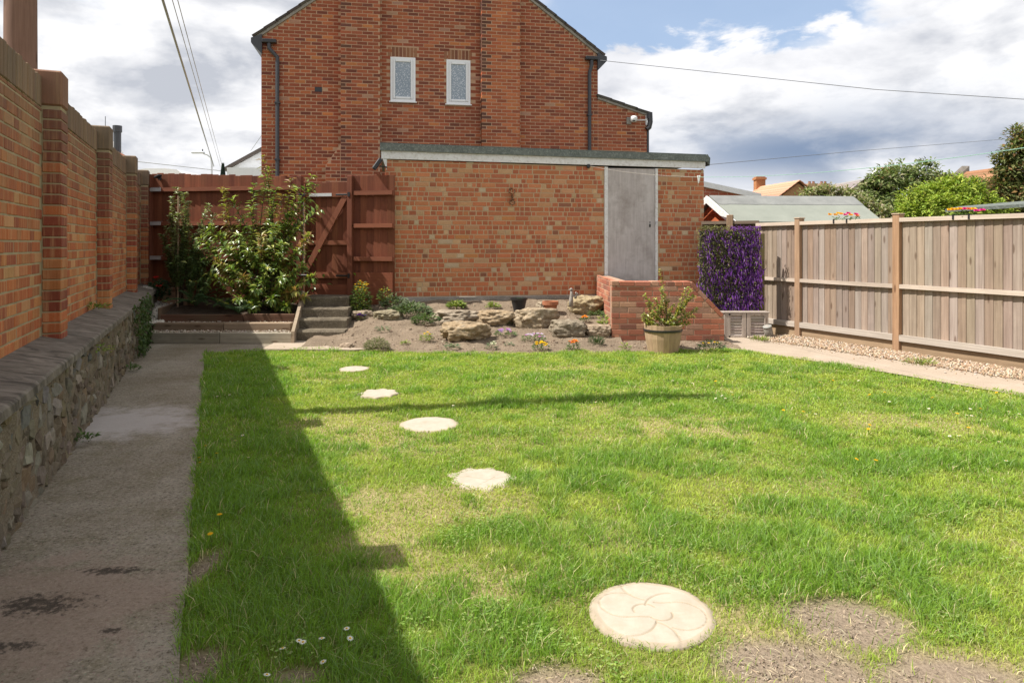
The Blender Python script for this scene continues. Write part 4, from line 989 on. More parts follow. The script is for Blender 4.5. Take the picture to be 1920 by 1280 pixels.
for k, x_ in enumerate((pA, pB, pC, pD)):
    mb = MB(); mb.box((-.046, -.03, -.05), (.046, .075, 1.72), [(.40, .26, .165), (.42, .255, .15), (.4, .27, .17), (.4, .27, .17)][k], None, .005)
    po = obj('post', mb, M['wood_fence'], fe, (x_, 0, 0)); mb = MB(); mb.box((-.054, -.038, 1.721), (.054, .083, 1.738), (.44, .33, .24), None, .004); obj('post_cap', mb, M['wood_rail'], po)
# brown fence section behind the flower screen
_a = vp(1316, 415, 11.45); BKF = Frame(_a.x, _a.y, R(-24)); bl_ = BKF.on(1423)[0]
bf = thing('back_fence', 'short dark brown fence section with post between garage and shed', 'fence', BKF.o, BKF.a)
zt_ = BKF.on(1340, 417)[1]
boards(bf, 0, bl_, .1, zt_, .10, M['wood_fence'], [(.12, .085, .055), (.10, .07, .045)], y=.03, seed=70)
rail(bf, 'rail', 0, bl_, zt_-.03, M['wood_rail'], (.20, .15, .11), y=.0, h=.05, d=.08)
px_ = BKF.on(1369)[0]; mb = MB(); mb.box((px_-.05, -.06, .0), (px_+.05, .04, BKF.on(1369, 403)[1]), (.24, .16, .10), None, .006); obj('post', mb, M['wood_fence'], bf)
# flower screen and louvred cupboard under it
YS = 10.28
s0 = vp(1308, 425, YS); s1 = vp(1427, 587, YS)
fs_ = thing('flower_screen', 'upright screen covered with hanging purple flowers and small leaves', 'flower screen', (s0.x, YS, s1.z))
W_, H_ = s1.x-s0.x, s0.z-s1.z
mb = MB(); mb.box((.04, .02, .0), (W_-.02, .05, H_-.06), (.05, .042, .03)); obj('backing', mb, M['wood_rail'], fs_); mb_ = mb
lf, ff = MB(), MB()
for i in range(5200):
    x, z = rnd.uniform(-.02, W_), rnd.uniform(0, H_-.05+.03*math.sin(rnd.uniform(0, 6)))
    edge = mnoise.noise(Vector((x*6, z*6, 4)))*.075
    if not (-.01+edge < x < W_+.005+edge and z < H_-.02+edge): continue
    dn = mnoise.noise(Vector((x*5, z*4, 0)))
    pur = rnd.random() < .14+.46*(x/W_)+.45*dn+(.12 if z < H_*.5 else 0)
    P = Vector((x, -rnd.uniform(0, .06)*(1+1.2*max(0, dn)), z))
    if pur:
        d = Vector((rnd.uniform(-.3, .3), -.35, rnd.uniform(-1.2, -.5) if rnd.random() < .8 else .4))
        ff.leaf(P, d, Vector((rnd.uniform(-.5, .5), -1, .3)), rnd.uniform(.035, .095), rnd.uniform(.009, .017), jitc(rnd.choice([(.13, .030, .26), (.18, .045, .32), (.085, .022, .18), (.24, .085, .40), (.32, .16, .48)]), .2))
    else:
        d = Vector((rnd.uniform(-1, 1), -.7, rnd.uniform(-1, .6)))
        lf.leaf(P, d, Vector((rnd.uniform(-.6, .6), -1, .6)), rnd.uniform(.02, .042), rnd.uniform(.012, .02), jitc(rnd.choice([(.10, .12, .035), (.16, .18, .055), (.25, .24, .09), (.07, .08, .035), (.18, .14, .09)]), .2))
for i in range(240):
    x = rnd.uniform(0, W_*.98); P = Vector((x, -rnd.uniform(-.05, .06), H_-.05+rnd.uniform(-.02, .05)))
    (lf if x < W_*.5 or rnd.random() < .4 else ff).leaf(P, Vector((rnd.uniform(-1, 1), -.3, rnd.uniform(-.2, .8))), Vector((0, -.4, 1)), .045, .02, jitc((.19, .18, .07) if x < W_*.5 else (.20, .07, .34), .25))
obj('leaves', lf, M['leaf_soft'], fs_, kind='stuff'); obj('purple_florets', ff, M['petal'], fs_, kind='stuff')
pst = MB(); q0 = vp(1434, 500, 10.4); pst.box((W_+.02, .10, -.28), (W_+.09, .17, H_-.10), (.16, .13, .06)); obj('screen_post', pst, M['wood_fence'], fs_)
mb = MB(); mb.box((W_-.03, .0, -.015), (W_+.10, .08, .012), (.20, .09, .045)); obj('screen_foot', mb, M['wood_rail'], fs_)
YL = 10.05; c0 = vp(1357, 587, YL); c1 = vp(1441, 638, YL)
lb = thing('louvred_cupboard', 'grey wooden cupboard with two louvred doors below the purple flower screen', 'cupboard', (c0.x, YL, 0))
LW, LH = c1.x-c0.x, c0.z
LC = (.42, .36, .31)
mb = MB(); mb.box((0, .02, -.02), (LW, .18, LH), (.26, .21, .17)); obj('carcass', mb, M['wood_rail'], lb)
mb = MB(); mb.box((-.01, -.02, LH), (LW+.01, .2, LH+.02), LC, None, .004); obj('top', mb, M['wood_rail'], lb)
for k in range(2):
    a, b = k*LW/2+.006, (k+1)*LW/2-.004; st_ = .06
    fr_ = MB()
    for x0, x1, z0, z1 in ((a, a+st_+(.03 if k == 0 else 0), 0, LH), (b-st_, b, 0, LH), (a+st_, b-st_, LH-.035, LH-.002), (a+st_, b-st_, .0, .03)): fr_.box((x0, -.012, z0), (x1, .018, z1), LC, None, .003)
    df = obj('louvred_door', fr_, M['wood_fence'], lb)
    for j in range(7):
        z_ = .035+(LH-.075)*(j+.05)/7; mb = MB(); mb.box((a+st_-.004, -.006, -.006), (b-st_+.004, .0, (LH-.07)/7+.006), jitc(LC, .1), Matrix.Rotation(-.42, 4, 'X')); obj('slat', mb, M['wood_rail'], df, (0, .004, z_))
bt = gp(1443, 632, .01); jar = thing('stone_jar', 'small grey stoneware jar leaning at the foot of the fence', 'jar', bt, 0)
mb = MB(); mb.lathe([(.045, 0), (.06, .02), (.062, .13), (.05, .165), (.035, .175), (.03, .18)], 16); o = obj('jar_body', mb, M['plinth'], jar, rot=(.18, -.28, 0), smooth=True)
mb = MB(); mb.lathe([(.052, .15), (.064, .158), (.064, .172), (.05, .178)], 16, (.3, .3, .28)); obj('jar_rim', mb, M['pebble'], jar, rot=(.18, -.28, 0), smooth=True)

# flower garlands on the fence top
def garland(px0, px1, label):
    xa, xb = FEN.on(px0)[0], FEN.on(px1)[0]; g = thing('flower_garland', label, 'flowers', FEN.w(xa, .01, ZTf+.03), FEN.a, 'flower clusters on the fence top')
    L = xb-xa; mb = MB()
    for i in range(46): mb.leaf(Vector((rnd.uniform(0, L), rnd.uniform(-.03, .04), rnd.uniform(-.02, .03))), Vector((rnd.uniform(-1, 1), rnd.uniform(-.6, .4), rnd.uniform(-.1, .6))), Vector((0, -.3, 1)), .05, .02, jitc((.08, .14, .03), .2))
    obj('leaves', mb, M['leaf_soft'], g, kind='stuff')
    k = 9
    for i in range(k):
        t = (i+.5)/k; c = rnd.choice([(.85, .42, .02), (.88, .55, .03)]) if t < .45 or i == 6 else rnd.choice([(.80, .22, .10), (.72, .04, .30), (.75, .05, .38)])
        mb = MB(); C0 = Vector((t*L, rnd.uniform(-.05, .02), rnd.uniform(.035, .085)))
        for j in range(10):
            a = 6.283*j/10; mb.leaf(C0, Vector((math.cos(a), math.sin(a)*.8, .3+.3*rnd.random()-.4*math.sin(a))), Vector((0, -.9, .5)), .036, .026, jitc(c, .15))
        obj('flower', mb, M['petal'], g)
    for t in (.18, .62):
        mb = MB(); mb.box((t*L-.009, -.045, -.05), (t*L+.009, -.034, .01)); mb.box((t*L-.009, -.045, .0), (t*L+.009, .03, .008)); obj('clip', mb, M['black'], g)
garland(1556, 1612, 'yellow and pink flower cluster clipped on the fence before the pale shed roof')
garland(1778, 1846, 'orange and magenta flower cluster clipped on the fence before the bright green bush')

# ------------------------------------------------------------------ shed, outbuilding and the far houses
sh = thing('garden_shed', 'neighbouring shed with pale green felt pitched roof behind the fence', 'shed', (0, 0, 0))
r0, r1 = vp(1329, 371, 13.2), vp(1600, 373, 13.45); r1.z = r0.z
e0, e1 = vp(1384, 424, 12.35), vp(1658, 414, 12.6); e1.z = e0.z = (e0.z+e1.z)/2
b0, b1 = r0*2-e0, r1*2-e1; b0.z = b1.z = e0.z
mb = MB()
for a, b, c, d in ((r0, r1, e1, e0), (r1, r0, b0, b1)): mb.prism([a, b, c, d], (0, 0, .03))
obj('roof', mb, M['felt_shed'], sh)
mb = MB(); t_ = .34; k0, k1 = r0.lerp(e0, t_), r1.lerp(e1, t_); up = Vector((0, 0, .034))
n_ = 24; vs = []
for i in range(n_+1): f_ = i/n_; q_ = k0.lerp(k1, f_)+Vector((0, 0, .006)); dd = (e0-r0).normalized()*.02*mnoise.noise(Vector((i*.6, 0, 0))); vs += [r0.lerp(r1, f_)+up+Vector((0, 0, .012)), q_+up+dd, q_+Vector((0, -.004, .02))+dd]
mb.add(vs, [(i*3+j, i*3+j+1, (i+1)*3+j+1, (i+1)*3+j) for i in range(n_) for j in range(2)]); obj('ridge_felt', mb, M['felt_dark'], sh)
mb = MB()
for a, b in ((r0, e0), (r0, b0)):
    o_ = Vector((-.03, -.012, 0)); mb.prism([a+o_+Vector((0, 0, .035)), b+o_+Vector((0, 0, .035)), b+o_+Vector((0, 0, -.10)), a+o_+Vector((0, 0, -.10))], Vector((-.03, -.01, 0)))
obj('barge_board', mb, M['paint_worn'], sh)
din = (r1-r0).normalized()*.14
mb = MB(); g0_, g1_ = e0.lerp(b0, .1)+din, e0.lerp(b0, .9)+din; rr_ = r0+din
for i in range(14):
    z0 = i*.16; z1 = z0+.155
    def wid(z): return 1 if z < g0_.z else max(0, 1-(z-g0_.z)/(rr_.z-g0_.z))
    if wid(z1) <= .02: break
    c_ = (g0_+g1_)/2; h_ = (g1_-g0_)/2
    A_ = [c_-h_*wid(z0), c_+h_*wid(z0), c_+h_*wid(z1), c_-h_*wid(z1)]
    for q_, z_ in zip(A_, (z0, z0, z1, z1)): q_.z = z_
    mb2 = MB(); mb2.prism(A_, (-.016, -.006, 0), jitc((.52, .14, .06), .12)); obj('gable_board', mb2, M['wood_rail'], sh)
mb = MB(); q0, q1, q2, q3 = g0_.copy(), e1.lerp(b1, .1)-din, e1.lerp(b1, .9)-din, g1_.copy()
for q_ in (q0, q1, q2, q3): q_.z = 0
mb.prism([q0+din*.1, q1, q2, q3+din*.1], (0, 0, e0.z-.02), (.24, .15, .09)); obj('shed_body', mb, M['wood_rail'], sh)
mb = MB(); mb.prism([e0+Vector((0, .02, -.08)), e1+Vector((0, .02, -.08)), e1+Vector((0, .05, -.005)), e0+Vector((0, .05, -.005))], (0, .02, 0), (.1, .08, .06)); obj('eaves_board', mb, M['wood_rail'], sh)
OUT = Frame(*vp(1290, 345, 16.9).xy, R(8)); ob = thing('brick_outbuilding', 'red brick lean-to behind the garage with white sloping roof edge', 'outbuilding', OUT.o, OUT.a)
xo, zo = OUT.on(1424, 366); z0_ = OUT.on(1290, 336)[1]
mb = MB(); mb.prism([(0, 0, 0), (xo-.1, 0, 0), (xo-.1, 0, zo-.06), (0, 0, z0_-.06)], (0, 3, 0)); obj('wall', mb, M['far_house_brick'], ob)
mb = MB(); mb.prism([(-.1, -.1, z0_-.10), (xo, -.1, zo-.10), (xo, -.1, zo+.03), (-.1, -.1, z0_+.03)], (0, .09, 0)); obj('roof_edge', mb, M['paint'], ob)
s2 = thing('felt_roof_shed', 'low grey felt shed roof showing just above the fence on the right', 'shed', (0, 0, 0))
a, b = vp(1772, 398, 11.2), vp(1960, 386, 10.2); c, d = vp(1800, 392, 12.6), vp(2040, 372, 12.2)
mb = MB(); mb.prism([a, b, d, c], (0, 0, .05)); obj('roof', mb, M['felt'], s2)
mb = MB(); mb.prism([(a.x+.1, a.y+.1, 0), (b.x+.1, b.y+.1, 0), (d.x, d.y-.1, 0), (c.x, c.y-.1, 0)], (0, 0, a.z-.04), (.2, .14, .1)); obj('shed_body', mb, M['wood_rail'], s2)

def far_house(label, ridge0, ridge1, eave_drop, depth, tile, wallc, name='distant_house', chims=(), verge=None, pots=2):
    h = thing(name, label, 'house', (ridge0.x, ridge0.y, 0))
    o_ = Vector((ridge0.x, ridge0.y, 0)); a, b = ridge0-o_, ridge1-o_; dr_ = (b-a); dr_.z = 0; dr_.normalize(); s_ = Vector((dr_.y, -dr_.x, 0))
    if s_.y > 0: s_ = -s_
    fe0, fe1 = a+s_*depth-Vector((0, 0, eave_drop)), b+s_*depth-Vector((0, 0, eave_drop)); be0, be1 = a-s_*depth-Vector((0, 0, eave_drop)), b-s_*depth-Vector((0, 0, eave_drop))
    mb = MB(); rows = 16
    for A0, A1, B0, B1 in ((a, b, fe0, fe1), (b, a, be1, be0)):
        for i in range(rows):
            p0, p1 = A0.lerp(B0, i/rows), A1.lerp(B1, i/rows); q0, q1 = A0.lerp(B0, (i+1.02)/rows), A1.lerp(B1, (i+1.02)/rows)
            mb.prism([p0, p1, q1+Vector((0, 0, .03)), q0+Vector((0, 0, .03))], (0, 0, .06), jitc(tile, .16))
    obj('roof', mb, M['tile_orange'], h)
    mb = MB(); i0, i1 = a+dr_*.3, b-dr_*.3
    for q_ in (i0, i1):
        f_, g_ = q_+s_*depth*.92-Vector((0, 0, eave_drop*.95)), q_-s_*depth*.92-Vector((0, 0, eave_drop*.95))
        mb.prism([(f_.x, f_.y, -1), (g_.x, g_.y, -1), g_, q_-Vector((0, 0, .15)), f_], dr_*(.2 if q_ is i0 else -.2), wallc)
    w0, w1 = i0+s_*depth*.92, i1+s_*depth*.92; w0.z = w1.z = -1; mb.prism([w0, w1, w1-s_*depth*1.84, w0-s_*depth*1.84], (0, 0, a.z-eave_drop+1), wallc)
    obj('wall', mb, M['far_brick'], h)
    for t, wch, hch, cc in chims:
        q_ = a.lerp(b, t); mb = MB(); mb.box((q_.x-wch/2, q_.y-.35, q_.z-.8), (q_.x+wch/2, q_.y+.35, q_.z+hch), cc); mb.box((q_.x-wch/2-.08, q_.y-.43, q_.z+hch-.25), (q_.x+wch/2+.08, q_.y+.43, q_.z+hch-.08), cc)
        ch = obj('chimney', mb, M['far_brick'], h); mb = MB()
        for k in range(pots): mb.lathe([(.13, q_.z+hch), (.11, q_.z+hch+.38), (.14, q_.z+hch+.42)], 10, (.36, .13, .08), (q_.x+(k-(pots-1)/2)*.42, q_.y, 0))
        obj('chimney_pot', mb, M['tile_orange'], ch)
    if verge is not None:
        q0 = a.lerp(b, verge); mb = MB(); mb.prism([q0+Vector((-.25, 0, .1)), q0+Vector((.25, 0, .1)), q0+Vector((.25, 0, .1))+s_*depth-Vector((0, 0, eave_drop)), q0+Vector((-.25, 0, .1))+s_*depth-Vector((0, 0, eave_drop))], (0, 0, .35)); obj('parapet', mb, M['plinth'], h)
    return h
OT = (.50, .255, .165)
a, b = vp(1424, 351, 58), vp(1500, 339, 50); far_house('distant house with orange tiled roof and one square chimney', a, b, 3.2, 4.2, OT, (.38, .22, .12), chims=((.0, .75, .85, (.40, .18, .085)),), pots=0)
for (q0, q1, lab) in ((1516, 1534, 'distant buff brick chimney beside the orange tiled roof'), (1539, 1556, 'distant brown chimney left of the grey slate roof')):
    a = vp(q0, 350, 62); b = vp(q1, 344, 62); ck = thing('brick_chimney', lab, 'chimney', (a.x, a.y, 0)); W_c = b.x-a.x; mb = MB(); mb.box((0, 0, -1), (W_c, .8, b.z), (.37, .26, .15)); mb.box((-.08, -.08, b.z-.3), (W_c+.08, .88, b.z-.12), (.37, .26, .15)); obj('stack', mb, M['far_brick'], ck)
    for k in range(2):
        mb = MB(); mb.lathe([(.13, b.z), (.11, b.z+.2), (.13, b.z+.22)], 10, (.30, .16, .11), (W_c*(.3+.4*k), .4, 0)); obj('chimney_pot', mb, M['tile_orange'], ck)
a, b = vp(1535, 352, 66), vp(1622, 336, 60); far_house('distant house with plain grey slate roof behind the garden trees', a, b, 3.2, 4.6, (.25, .215, .21), (.45, .37, .28))
a, b = vp(1740, 333, 50), vp(1885, 314, 44); far_house('distant house with brown orange tiles and a pale parapet on its roof', a, b, 3.5, 4.5, (.30, .155, .085), (.36, .2, .12), verge=.52)
a = vp(1664, 314, 52); b = vp(1668, 314, 52); ck = thing('brick_chimney', 'distant orange chimney rising above the leafy tree', 'chimney', (a.x-.4, a.y, 0)); mb = MB(); mb.box((0, 0, 0), (1.1, .8, a.z), (.45, .2, .09)); obj('stack', mb, M['far_brick'], ck)
mb = MB(); mb.prism([(-1.6, 0, 5.0), (-1.2, 0, 5.0), (.0, 0, a.z-.1), (-.35, 0, a.z-.1)], (0, .4, 0)); obj('rendered_flank', mb, M['render_white'], ck)
# far left: white gable, flue, lamp, finial
WH = Frame(*vp(425, 300, 34).xy, R(6)); wh = thing('white_house', 'white rendered gable house behind the red fence on the left', 'house', WH.o, WH.a)
x1, z1 = WH.on(498, 277); x0, z0 = WH.on(432, 316)
mb = MB(); mb.prism([(x0, 0, -1), (x1+6, 0, -1), (x1+6, 0, z0), (x1+.9, 0, z1+.45), (x0, 0, z0)], (0, 8, 0)); obj('wall', mb, M['render_white'], wh)
mb = MB(); mb.prism([(x0-.25, -.2, z0-.12), (x1+.9, -.2, z1+.45), (x1+.9, -.2, z1+.62), (x0-.25, -.2, z0+.03)], (0, 8.4, 0), (.12, .10, .09)); mb.prism([(x1+.9, -.2, z1+.45), (x1+6.2, -.2, z0-.1), (x1+6.2, -.2, z0+.08), (x1+.9, -.2, z1+.62)], (0, 8.4, 0), (.12, .10, .09)); obj('roof', mb, M['tile_orange'], wh)
mb = MB(); mb.box((x0+.3, -1.6, -1), (x1+1.5, -.01, WH.on(470, 321)[1])); obj('porch', mb, M['render_white'], wh)
f0_ = vp(220, 285, 26); fl_ = thing('chimney_flue', 'dark chimney flue with white base behind the left brick wall', 'chimney', (f0_.x, f0_.y, 0)); ftz = vp(220, 236, 26).z
mb = MB(); mb.lathe([(.13, 2), (.13, ftz-.25), (.16, ftz-.24), (.16, ftz)], 12); obj('flue', mb, M['pipe'], fl_, smooth=False)
mb = MB(); mb.box((-.42, -.1, 0), (-.02, .3, ftz-.6)); mb.box((-.42, -.1, 0), (.05, .3, ftz-.9)); obj('white_stack', mb, M['render_white'], fl_)
mb = MB(); mb.prism([(-.2, -.3, 0), (.35, -.3, 0), (.35, -.3, f0_.z-.15), (.1, -.3, f0_.z-.02), (-.2, -.3, f0_.z-.15)], (0, .3, 0), (.36, .13, .075)); obj('roof_tip', mb, M['tile_orange'], fl_)
mb = MB(); mb.tube([(-.45, 0, ftz-.6), (-.45, 0, ftz+.35)], .012, 5); obj('aerial_rod', mb, M['pipe'], fl_)
p0 = vp(397, 330, 38); lmp = thing('street_lamp', 'grey street lamp with curved arm beyond the red fence', 'street lamp', (p0.x, p0.y, 0)); zt = vp(397, 290, 38).z
mb = MB(); mb.tube([(0, 0, 0), (0, 0, zt-.5), (-.05, 0, zt-.15), (-.25, 0, zt), (-.45, 0, zt+.06)], [.07, .05, .05, .045, .045], 8); obj('pole', mb, M['zinc'], lmp)
mb = MB(); mb.box((-1.1, -.1, zt+.06), (-.4, .1, zt+.16), mat=Matrix.Translation((0, 0, -.0)), bev=.03); obj('lantern', mb, M['zinc'], lmp)
mb = MB(); mb.tube([(-.5, 0, zt+.16), (-.5, 0, zt+.3)], .03, 6); obj('sensor', mb, M['pipe'], lmp)
p0 = vp(418, 325, 30); fn = thing('conifer_tip', 'small dark pointed conifer tip just above the red fence', 'tree', (p0.x, p0.y, 0)); zt = vp(418, 310, 30).z
mb = MB(); mb.tube([(0, 0, 0), (0, 0, zt-.15)], [.06, .01], 6); obj('trunk', mb, M['bark'], fn); mb = MB()
for i in range(1300):
    t = rnd.random(); z_ = zt*(.55+.45*t); r_ = .34*(1-t)**.8; a_ = rnd.uniform(0, 6.28); mb.leaf(Vector((r_*math.cos(a_)*.6, r_*math.sin(a_)*.6, z_)), Vector((math.cos(a_)*.4, math.sin(a_)*.4, .9)), Vector((math.cos(a_), math.sin(a_), .3)), .14, .04, jitc((.035, .055, .045), .2))
obj('crown', mb, M['leaf_soft'], fn, kind='stuff')
p0 = vp(299, 322, 24); vn = thing('parked_van', 'white van roof just showing above the red fence at the left', 'van', (p0.x, p0.y, 0)); zt = vp(299, 316, 24).z
mb = MB(); mb.prism([(-.9, 0, .3), (.8, 0, .3), (.8, 0, zt-.18), (.6, 0, zt-.04), (.2, 0, zt), (-.5, 0, zt), (-.8, 0, zt-.06), (-.9, 0, zt-.2)], (0, 4.5, 0)); obj('body', mb, M['upvc'], vn)
mb = MB(); mb.box((-.7, -.006, zt-.75), (.6, .01, zt-.25), bev=.004); obj('rear_window', mb, M['glass'], vn)

# ------------------------------------------------------------------ telegraph pole and wires
TP = Vector((-3.735, 5.27, 0)); tp = thing('telegraph_pole', 'weathered wooden telegraph pole rising behind the left brick wall', 'pole', TP)
mb = MB()
for i in range(16): pass
mb.tube([(0, 0, -.1), (0, 0, 2), (0, 0, 4), (0, 0, 7.9)], [.118, .112, .104, .092], 18, (.20, .115, .085)); obj('shaft', mb, M['wood_fence'], tp, smooth=True)
def wire(label, pts, r_, mat='wire', grp=None, sag=0.0, n=24):
    o0 = Vector(pts[0]); L = []
    for a, b in zip(pts[:-1], pts[1:]):
        a, b = Vector(a), Vector(b)
        for i in range(n):
            t = i/n; q_ = a.lerp(b, t); q_.z -= sag*4*t*(1-t); L.append(q_-o0)
    L.append(Vector(pts[-1])-o0)
    mb = MB(); mb.tube(L, r_, 6, (.30, .30, .31)); o = obj('overhead_wire', mb, M[mat], None, o0, smooth=True); tag(o, label, 'wire', grp); return o
top_ = TP+Vector((0, 0, 7.6))
def flat(name, c, rough):
    m, N = new_mat(name); finish(N, (*c, 1), rough); return m
M['cable'] = flat('grey_cable', (.36, .37, .40), .6); M['wire'] = flat('dark_wire', (.16, .165, .18), .6)
wire('thick grey overhead cable slanting down to the street lamp', [vp(296, -40, 9.6), vp(305, 0, 10.4), vp(401, 312, 34)], .022, 'cable')
wire('thin overhead wire close to the right of the thick cable', [vp(316, -40, 9.6), vp(323, 0, 10.4), vp(413, 313, 34)], .007, 'cable')
wire('thin overhead wire farthest right of the slanting three', [vp(326, -40, 9.6), vp(333, 0, 10.4), vp(417, 313, 34)], .007, 'cable')
wire('dark wire from the right eaves of the brick house across the sky', [HOU.w(HW+.02, -.05, zR-.12), vp(1640, 168, 14.2), vp(1960, 189, 13.0)], .0065)
wire('dark wire between the garage roof and the tall tree on the right', [GAR.w(gw-.4, 3.1, gz1-.0), vp(1600, 284, 19), vp(1885, 261, 24)], .006)
wire('faint level wire above the red fence behind the street lamp', [vp(240, 301, 36), vp(430, 322, 36)], .022, 'cable')
wire('faint wire rising from the white gable to the brick house', [vp(470, 283, 33), vp(492, 252, 30)], .012, 'cable')

# ------------------------------------------------------------------ stepping stones
def slab(center, rx, ry, label, star=0, sub=56, grooves=(), rot=0.0, zt=.0):
    s = thing('stepping_stone', label, 'stepping stone', (center.x, center.y, 0), rot)
    nr, na = (70, 190) if grooves else (10, 120); vs = []; ph = rnd.uniform(0, 6)
    def rad(a):
        e = 1+.012*mnoise.noise(Vector((math.cos(a)*3, math.sin(a)*3, ph)))
        if star:
            u = (a*star/(2*math.pi)) % 1; tri = abs(u-.5)*2; kk = int(a*star/(2*math.pi)+.5) % star; hk = mnoise.noise(Vector((kk*5.3, ph, 1.7)))
            e *= .84+(.20+.22*hk)*tri**1.1+.09*mnoise.noise(Vector((math.cos(a)*5, math.sin(a)*5, ph)))
        return e
    gs = [np.array([(p[0]*1.22, p[1]*1.22) for p in g]) for g in grooves]
    cols = []
    for i in range(nr+1):
        for j in range(na):
            a = 2*math.pi*j/na; r_ = i/nr; x, y = math.cos(a)*r_*rad(a), math.sin(a)*r_*rad(a)
            z = zt+.003*mnoise.noise(Vector((x*4, y*4, ph)))-(.006*max(0, r_-.93)/.07 if r_ > .93 else 0); c = 1.0
            for g in gs:
                d = np.sqrt(((g-[x, y])**2).sum(1)).min()
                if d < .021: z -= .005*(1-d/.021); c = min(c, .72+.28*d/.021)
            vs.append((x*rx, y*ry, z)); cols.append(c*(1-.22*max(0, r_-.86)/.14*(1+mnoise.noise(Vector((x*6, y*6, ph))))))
    mb = MB(); b0 = len(vs)
    for j in range(na): a = 2*math.pi*j/na; vs.append((math.cos(a)*rad(a)*rx, math.sin(a)*rad(a)*ry, -.03))
    fs = [(i*na+j, (i+1)*na+j, (i+1)*na+(j+1) % na, i*na+(j+1) % na) for i in range(nr) for j in range(na)]+[(nr*na+j, b0+j, b0+(j+1) % na, nr*na+(j+1) % na) for j in range(na)]
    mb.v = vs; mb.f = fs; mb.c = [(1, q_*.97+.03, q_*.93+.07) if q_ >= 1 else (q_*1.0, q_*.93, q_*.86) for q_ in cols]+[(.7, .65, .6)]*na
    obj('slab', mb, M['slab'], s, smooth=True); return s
def arc(cx, cy, r_, a0, a1, n=40): return [(cx+r_*math.cos(R(a0+(a1-a0)*i/n)), cy+r_*math.sin(R(a0+(a1-a0)*i/n))) for i in range(n+1)]
SW = [arc(-.36, .18, .31, 60, 270)+[( -.36+.02*i, -.13) for i in range(16)], arc(.36, -.10, .33, -120, 100)+[(.30-.02*i, .23) for i in range(12)],
      arc(-.08, .03, .16, 30, 200), arc(.10, -.06, .16, 210, 370), arc(.35, .05, .42, 90, 165), arc(-.42, -.12, .45, 270, 345), arc(.15, .70, .45, 180, 245), arc(-.2, -.62, .42, 10, 60), arc(-.2, -.62, .42, -30, 12)]
SLABS = [(gp(1222, 1135, .02), .228, .232, 'nearest stepping stone, large round sandstone slab with swirl grooves', 0, SW),
         (gp(905, 889, .02), .208, .215, 'pale leaf edged stepping stone, nearer of the two jagged ones', 9, [[(-.6+.03*i, .1*math.sin(i*.2)) for i in range(40)], [(-.1+.02*i, -.5+.03*i) for i in range(20)]]),
         (gp(805, 789, .02), .225, .225, 'middle round stepping stone of pale sandstone in the lawn', 0, ()),
         (gp(711, 732, .02), .185, .20, 'small jagged leaf shaped stepping stone, farther of the two', 8, ()),
         (gp(664, 687, .02), .165, .17, 'farthest stepping stone, small round slab near the rockery', 0, ())]
for c, rx, ry, lab, sta, gr in SLABS: slab(c, rx, ry, lab, sta, grooves=gr)

# ------------------------------------------------------------------ rockery rocks
def rock(px0, py0, px1, py1, lab, base, seed, y=None, flat=.0, sink=.12, name='rock'):
    hit = soil_hit((px0+px1)/2, py1-2); Yr = y or hit.y; c = vp((px0+px1)/2, (py0+py1)/2, Yr+.1); k = Yr/FPX
    rx, rz = (px1-px0)/2*k, (py1-py0)/2*k*(1+sink); ry = rx*.62
    bm = bmesh.new(); bmesh.ops.create_icosphere(bm, subdivisions=5, radius=1); mb = MB(); vs, cs = [], []
    s_ = Vector((seed*7.1, seed*3.3, 0))
    for v in bm.verts:
        p = v.co.copy()
        m_ = max(abs(p.x), abs(p.y), abs(p.z)); p = p*(.82+.18/m_*.85)
        n1 = mnoise.fractal(p*1.1+s_, .9, 2.1, 4); p = p*(1+.34*n1)
        lay_ = mnoise.noise(Vector((p.x*1.2, p.y*1.2, p.z*6))+s_); p += Vector((p.x, p.y, 0))*.045*lay_
        p += v.co*.11*mnoise.fractal(p*3.3+s_, .8, 2.2, 4)
        p += v.co*.03*mnoise.fractal(p*11+s_, .7, 2.2, 3)
        if p.z > .6: p.z = .6+(p.z-.6)*.5
        t = .5+.5*mnoise.noise(p*2.2+s_); f_ = mnoise.noise(p*5+s_)
        cc = Vector(base)*(.78+.42*t)
        if f_ > .30: cc = cc.lerp(Vector((.46, .40, .31)), .45)
        if f_ < -.38: cc = cc.lerp(Vector((.16, .13, .09)), .55)
        vs.append((p.x*rx, p.y*ry, p.z*rz)); cs.append(tuple(cc))
    mb.v = vs; mb.f = [tuple(v.index for v in f.verts) for f in bm.faces]; mb.c = cs; bm.free()
    o = obj(name, mb, M['rock'], None, (c.x, c.y, c.z-rz*sink), (0, 0, rnd.uniform(-.15, .15)), smooth=True); return tag(o, lab, 'rock', 'rockery rocks')
BT = (.36, .27, .17)
rock(828, 598, 918, 640, 'front shelf shaped rock with a dark hollow beneath it', BT, 1)
rock(812, 577, 902, 607, 'long low grey brown rock just behind the front shelf rock', (.34, .28, .21), 2)
rock(892, 577, 966, 611, 'buff block shaped rock directly in front of the black pot', BT, 3)
rock(960, 571, 1043, 615, 'wedge shaped pale rock leaning before the terracotta pot', (.38, .30, .205), 4)
rock(1032, 595, 1098, 633, 'pitted grey rock beside the orange flowers near the brick enclosure', (.27, .225, .165), 5)
rock(1066, 549, 1135, 592, 'big ochre and white rock against the enclosure side wall', (.40, .32, .19), 6)
rock(1096, 604, 1146, 634, 'flat sandy rock at the foot of the enclosure wall', (.36, .28, .20), 7)
rock(702, 578, 757, 603, 'mossy layered rock under the green ground cover at left', (.30, .26, .17), 8)
rock(662, 579, 702, 601, 'small flat brown rock next to the concrete steps', (.33, .26, .19), 9)
rock(636, 641, 662, 656, 'small sandy stone at the lawn edge near the steps', (.40, .31, .23), 10)
rock(795, 600, 832, 614, 'low brown rock half hidden by leaves left of the shelf rock', (.30, .24, .17), 13)
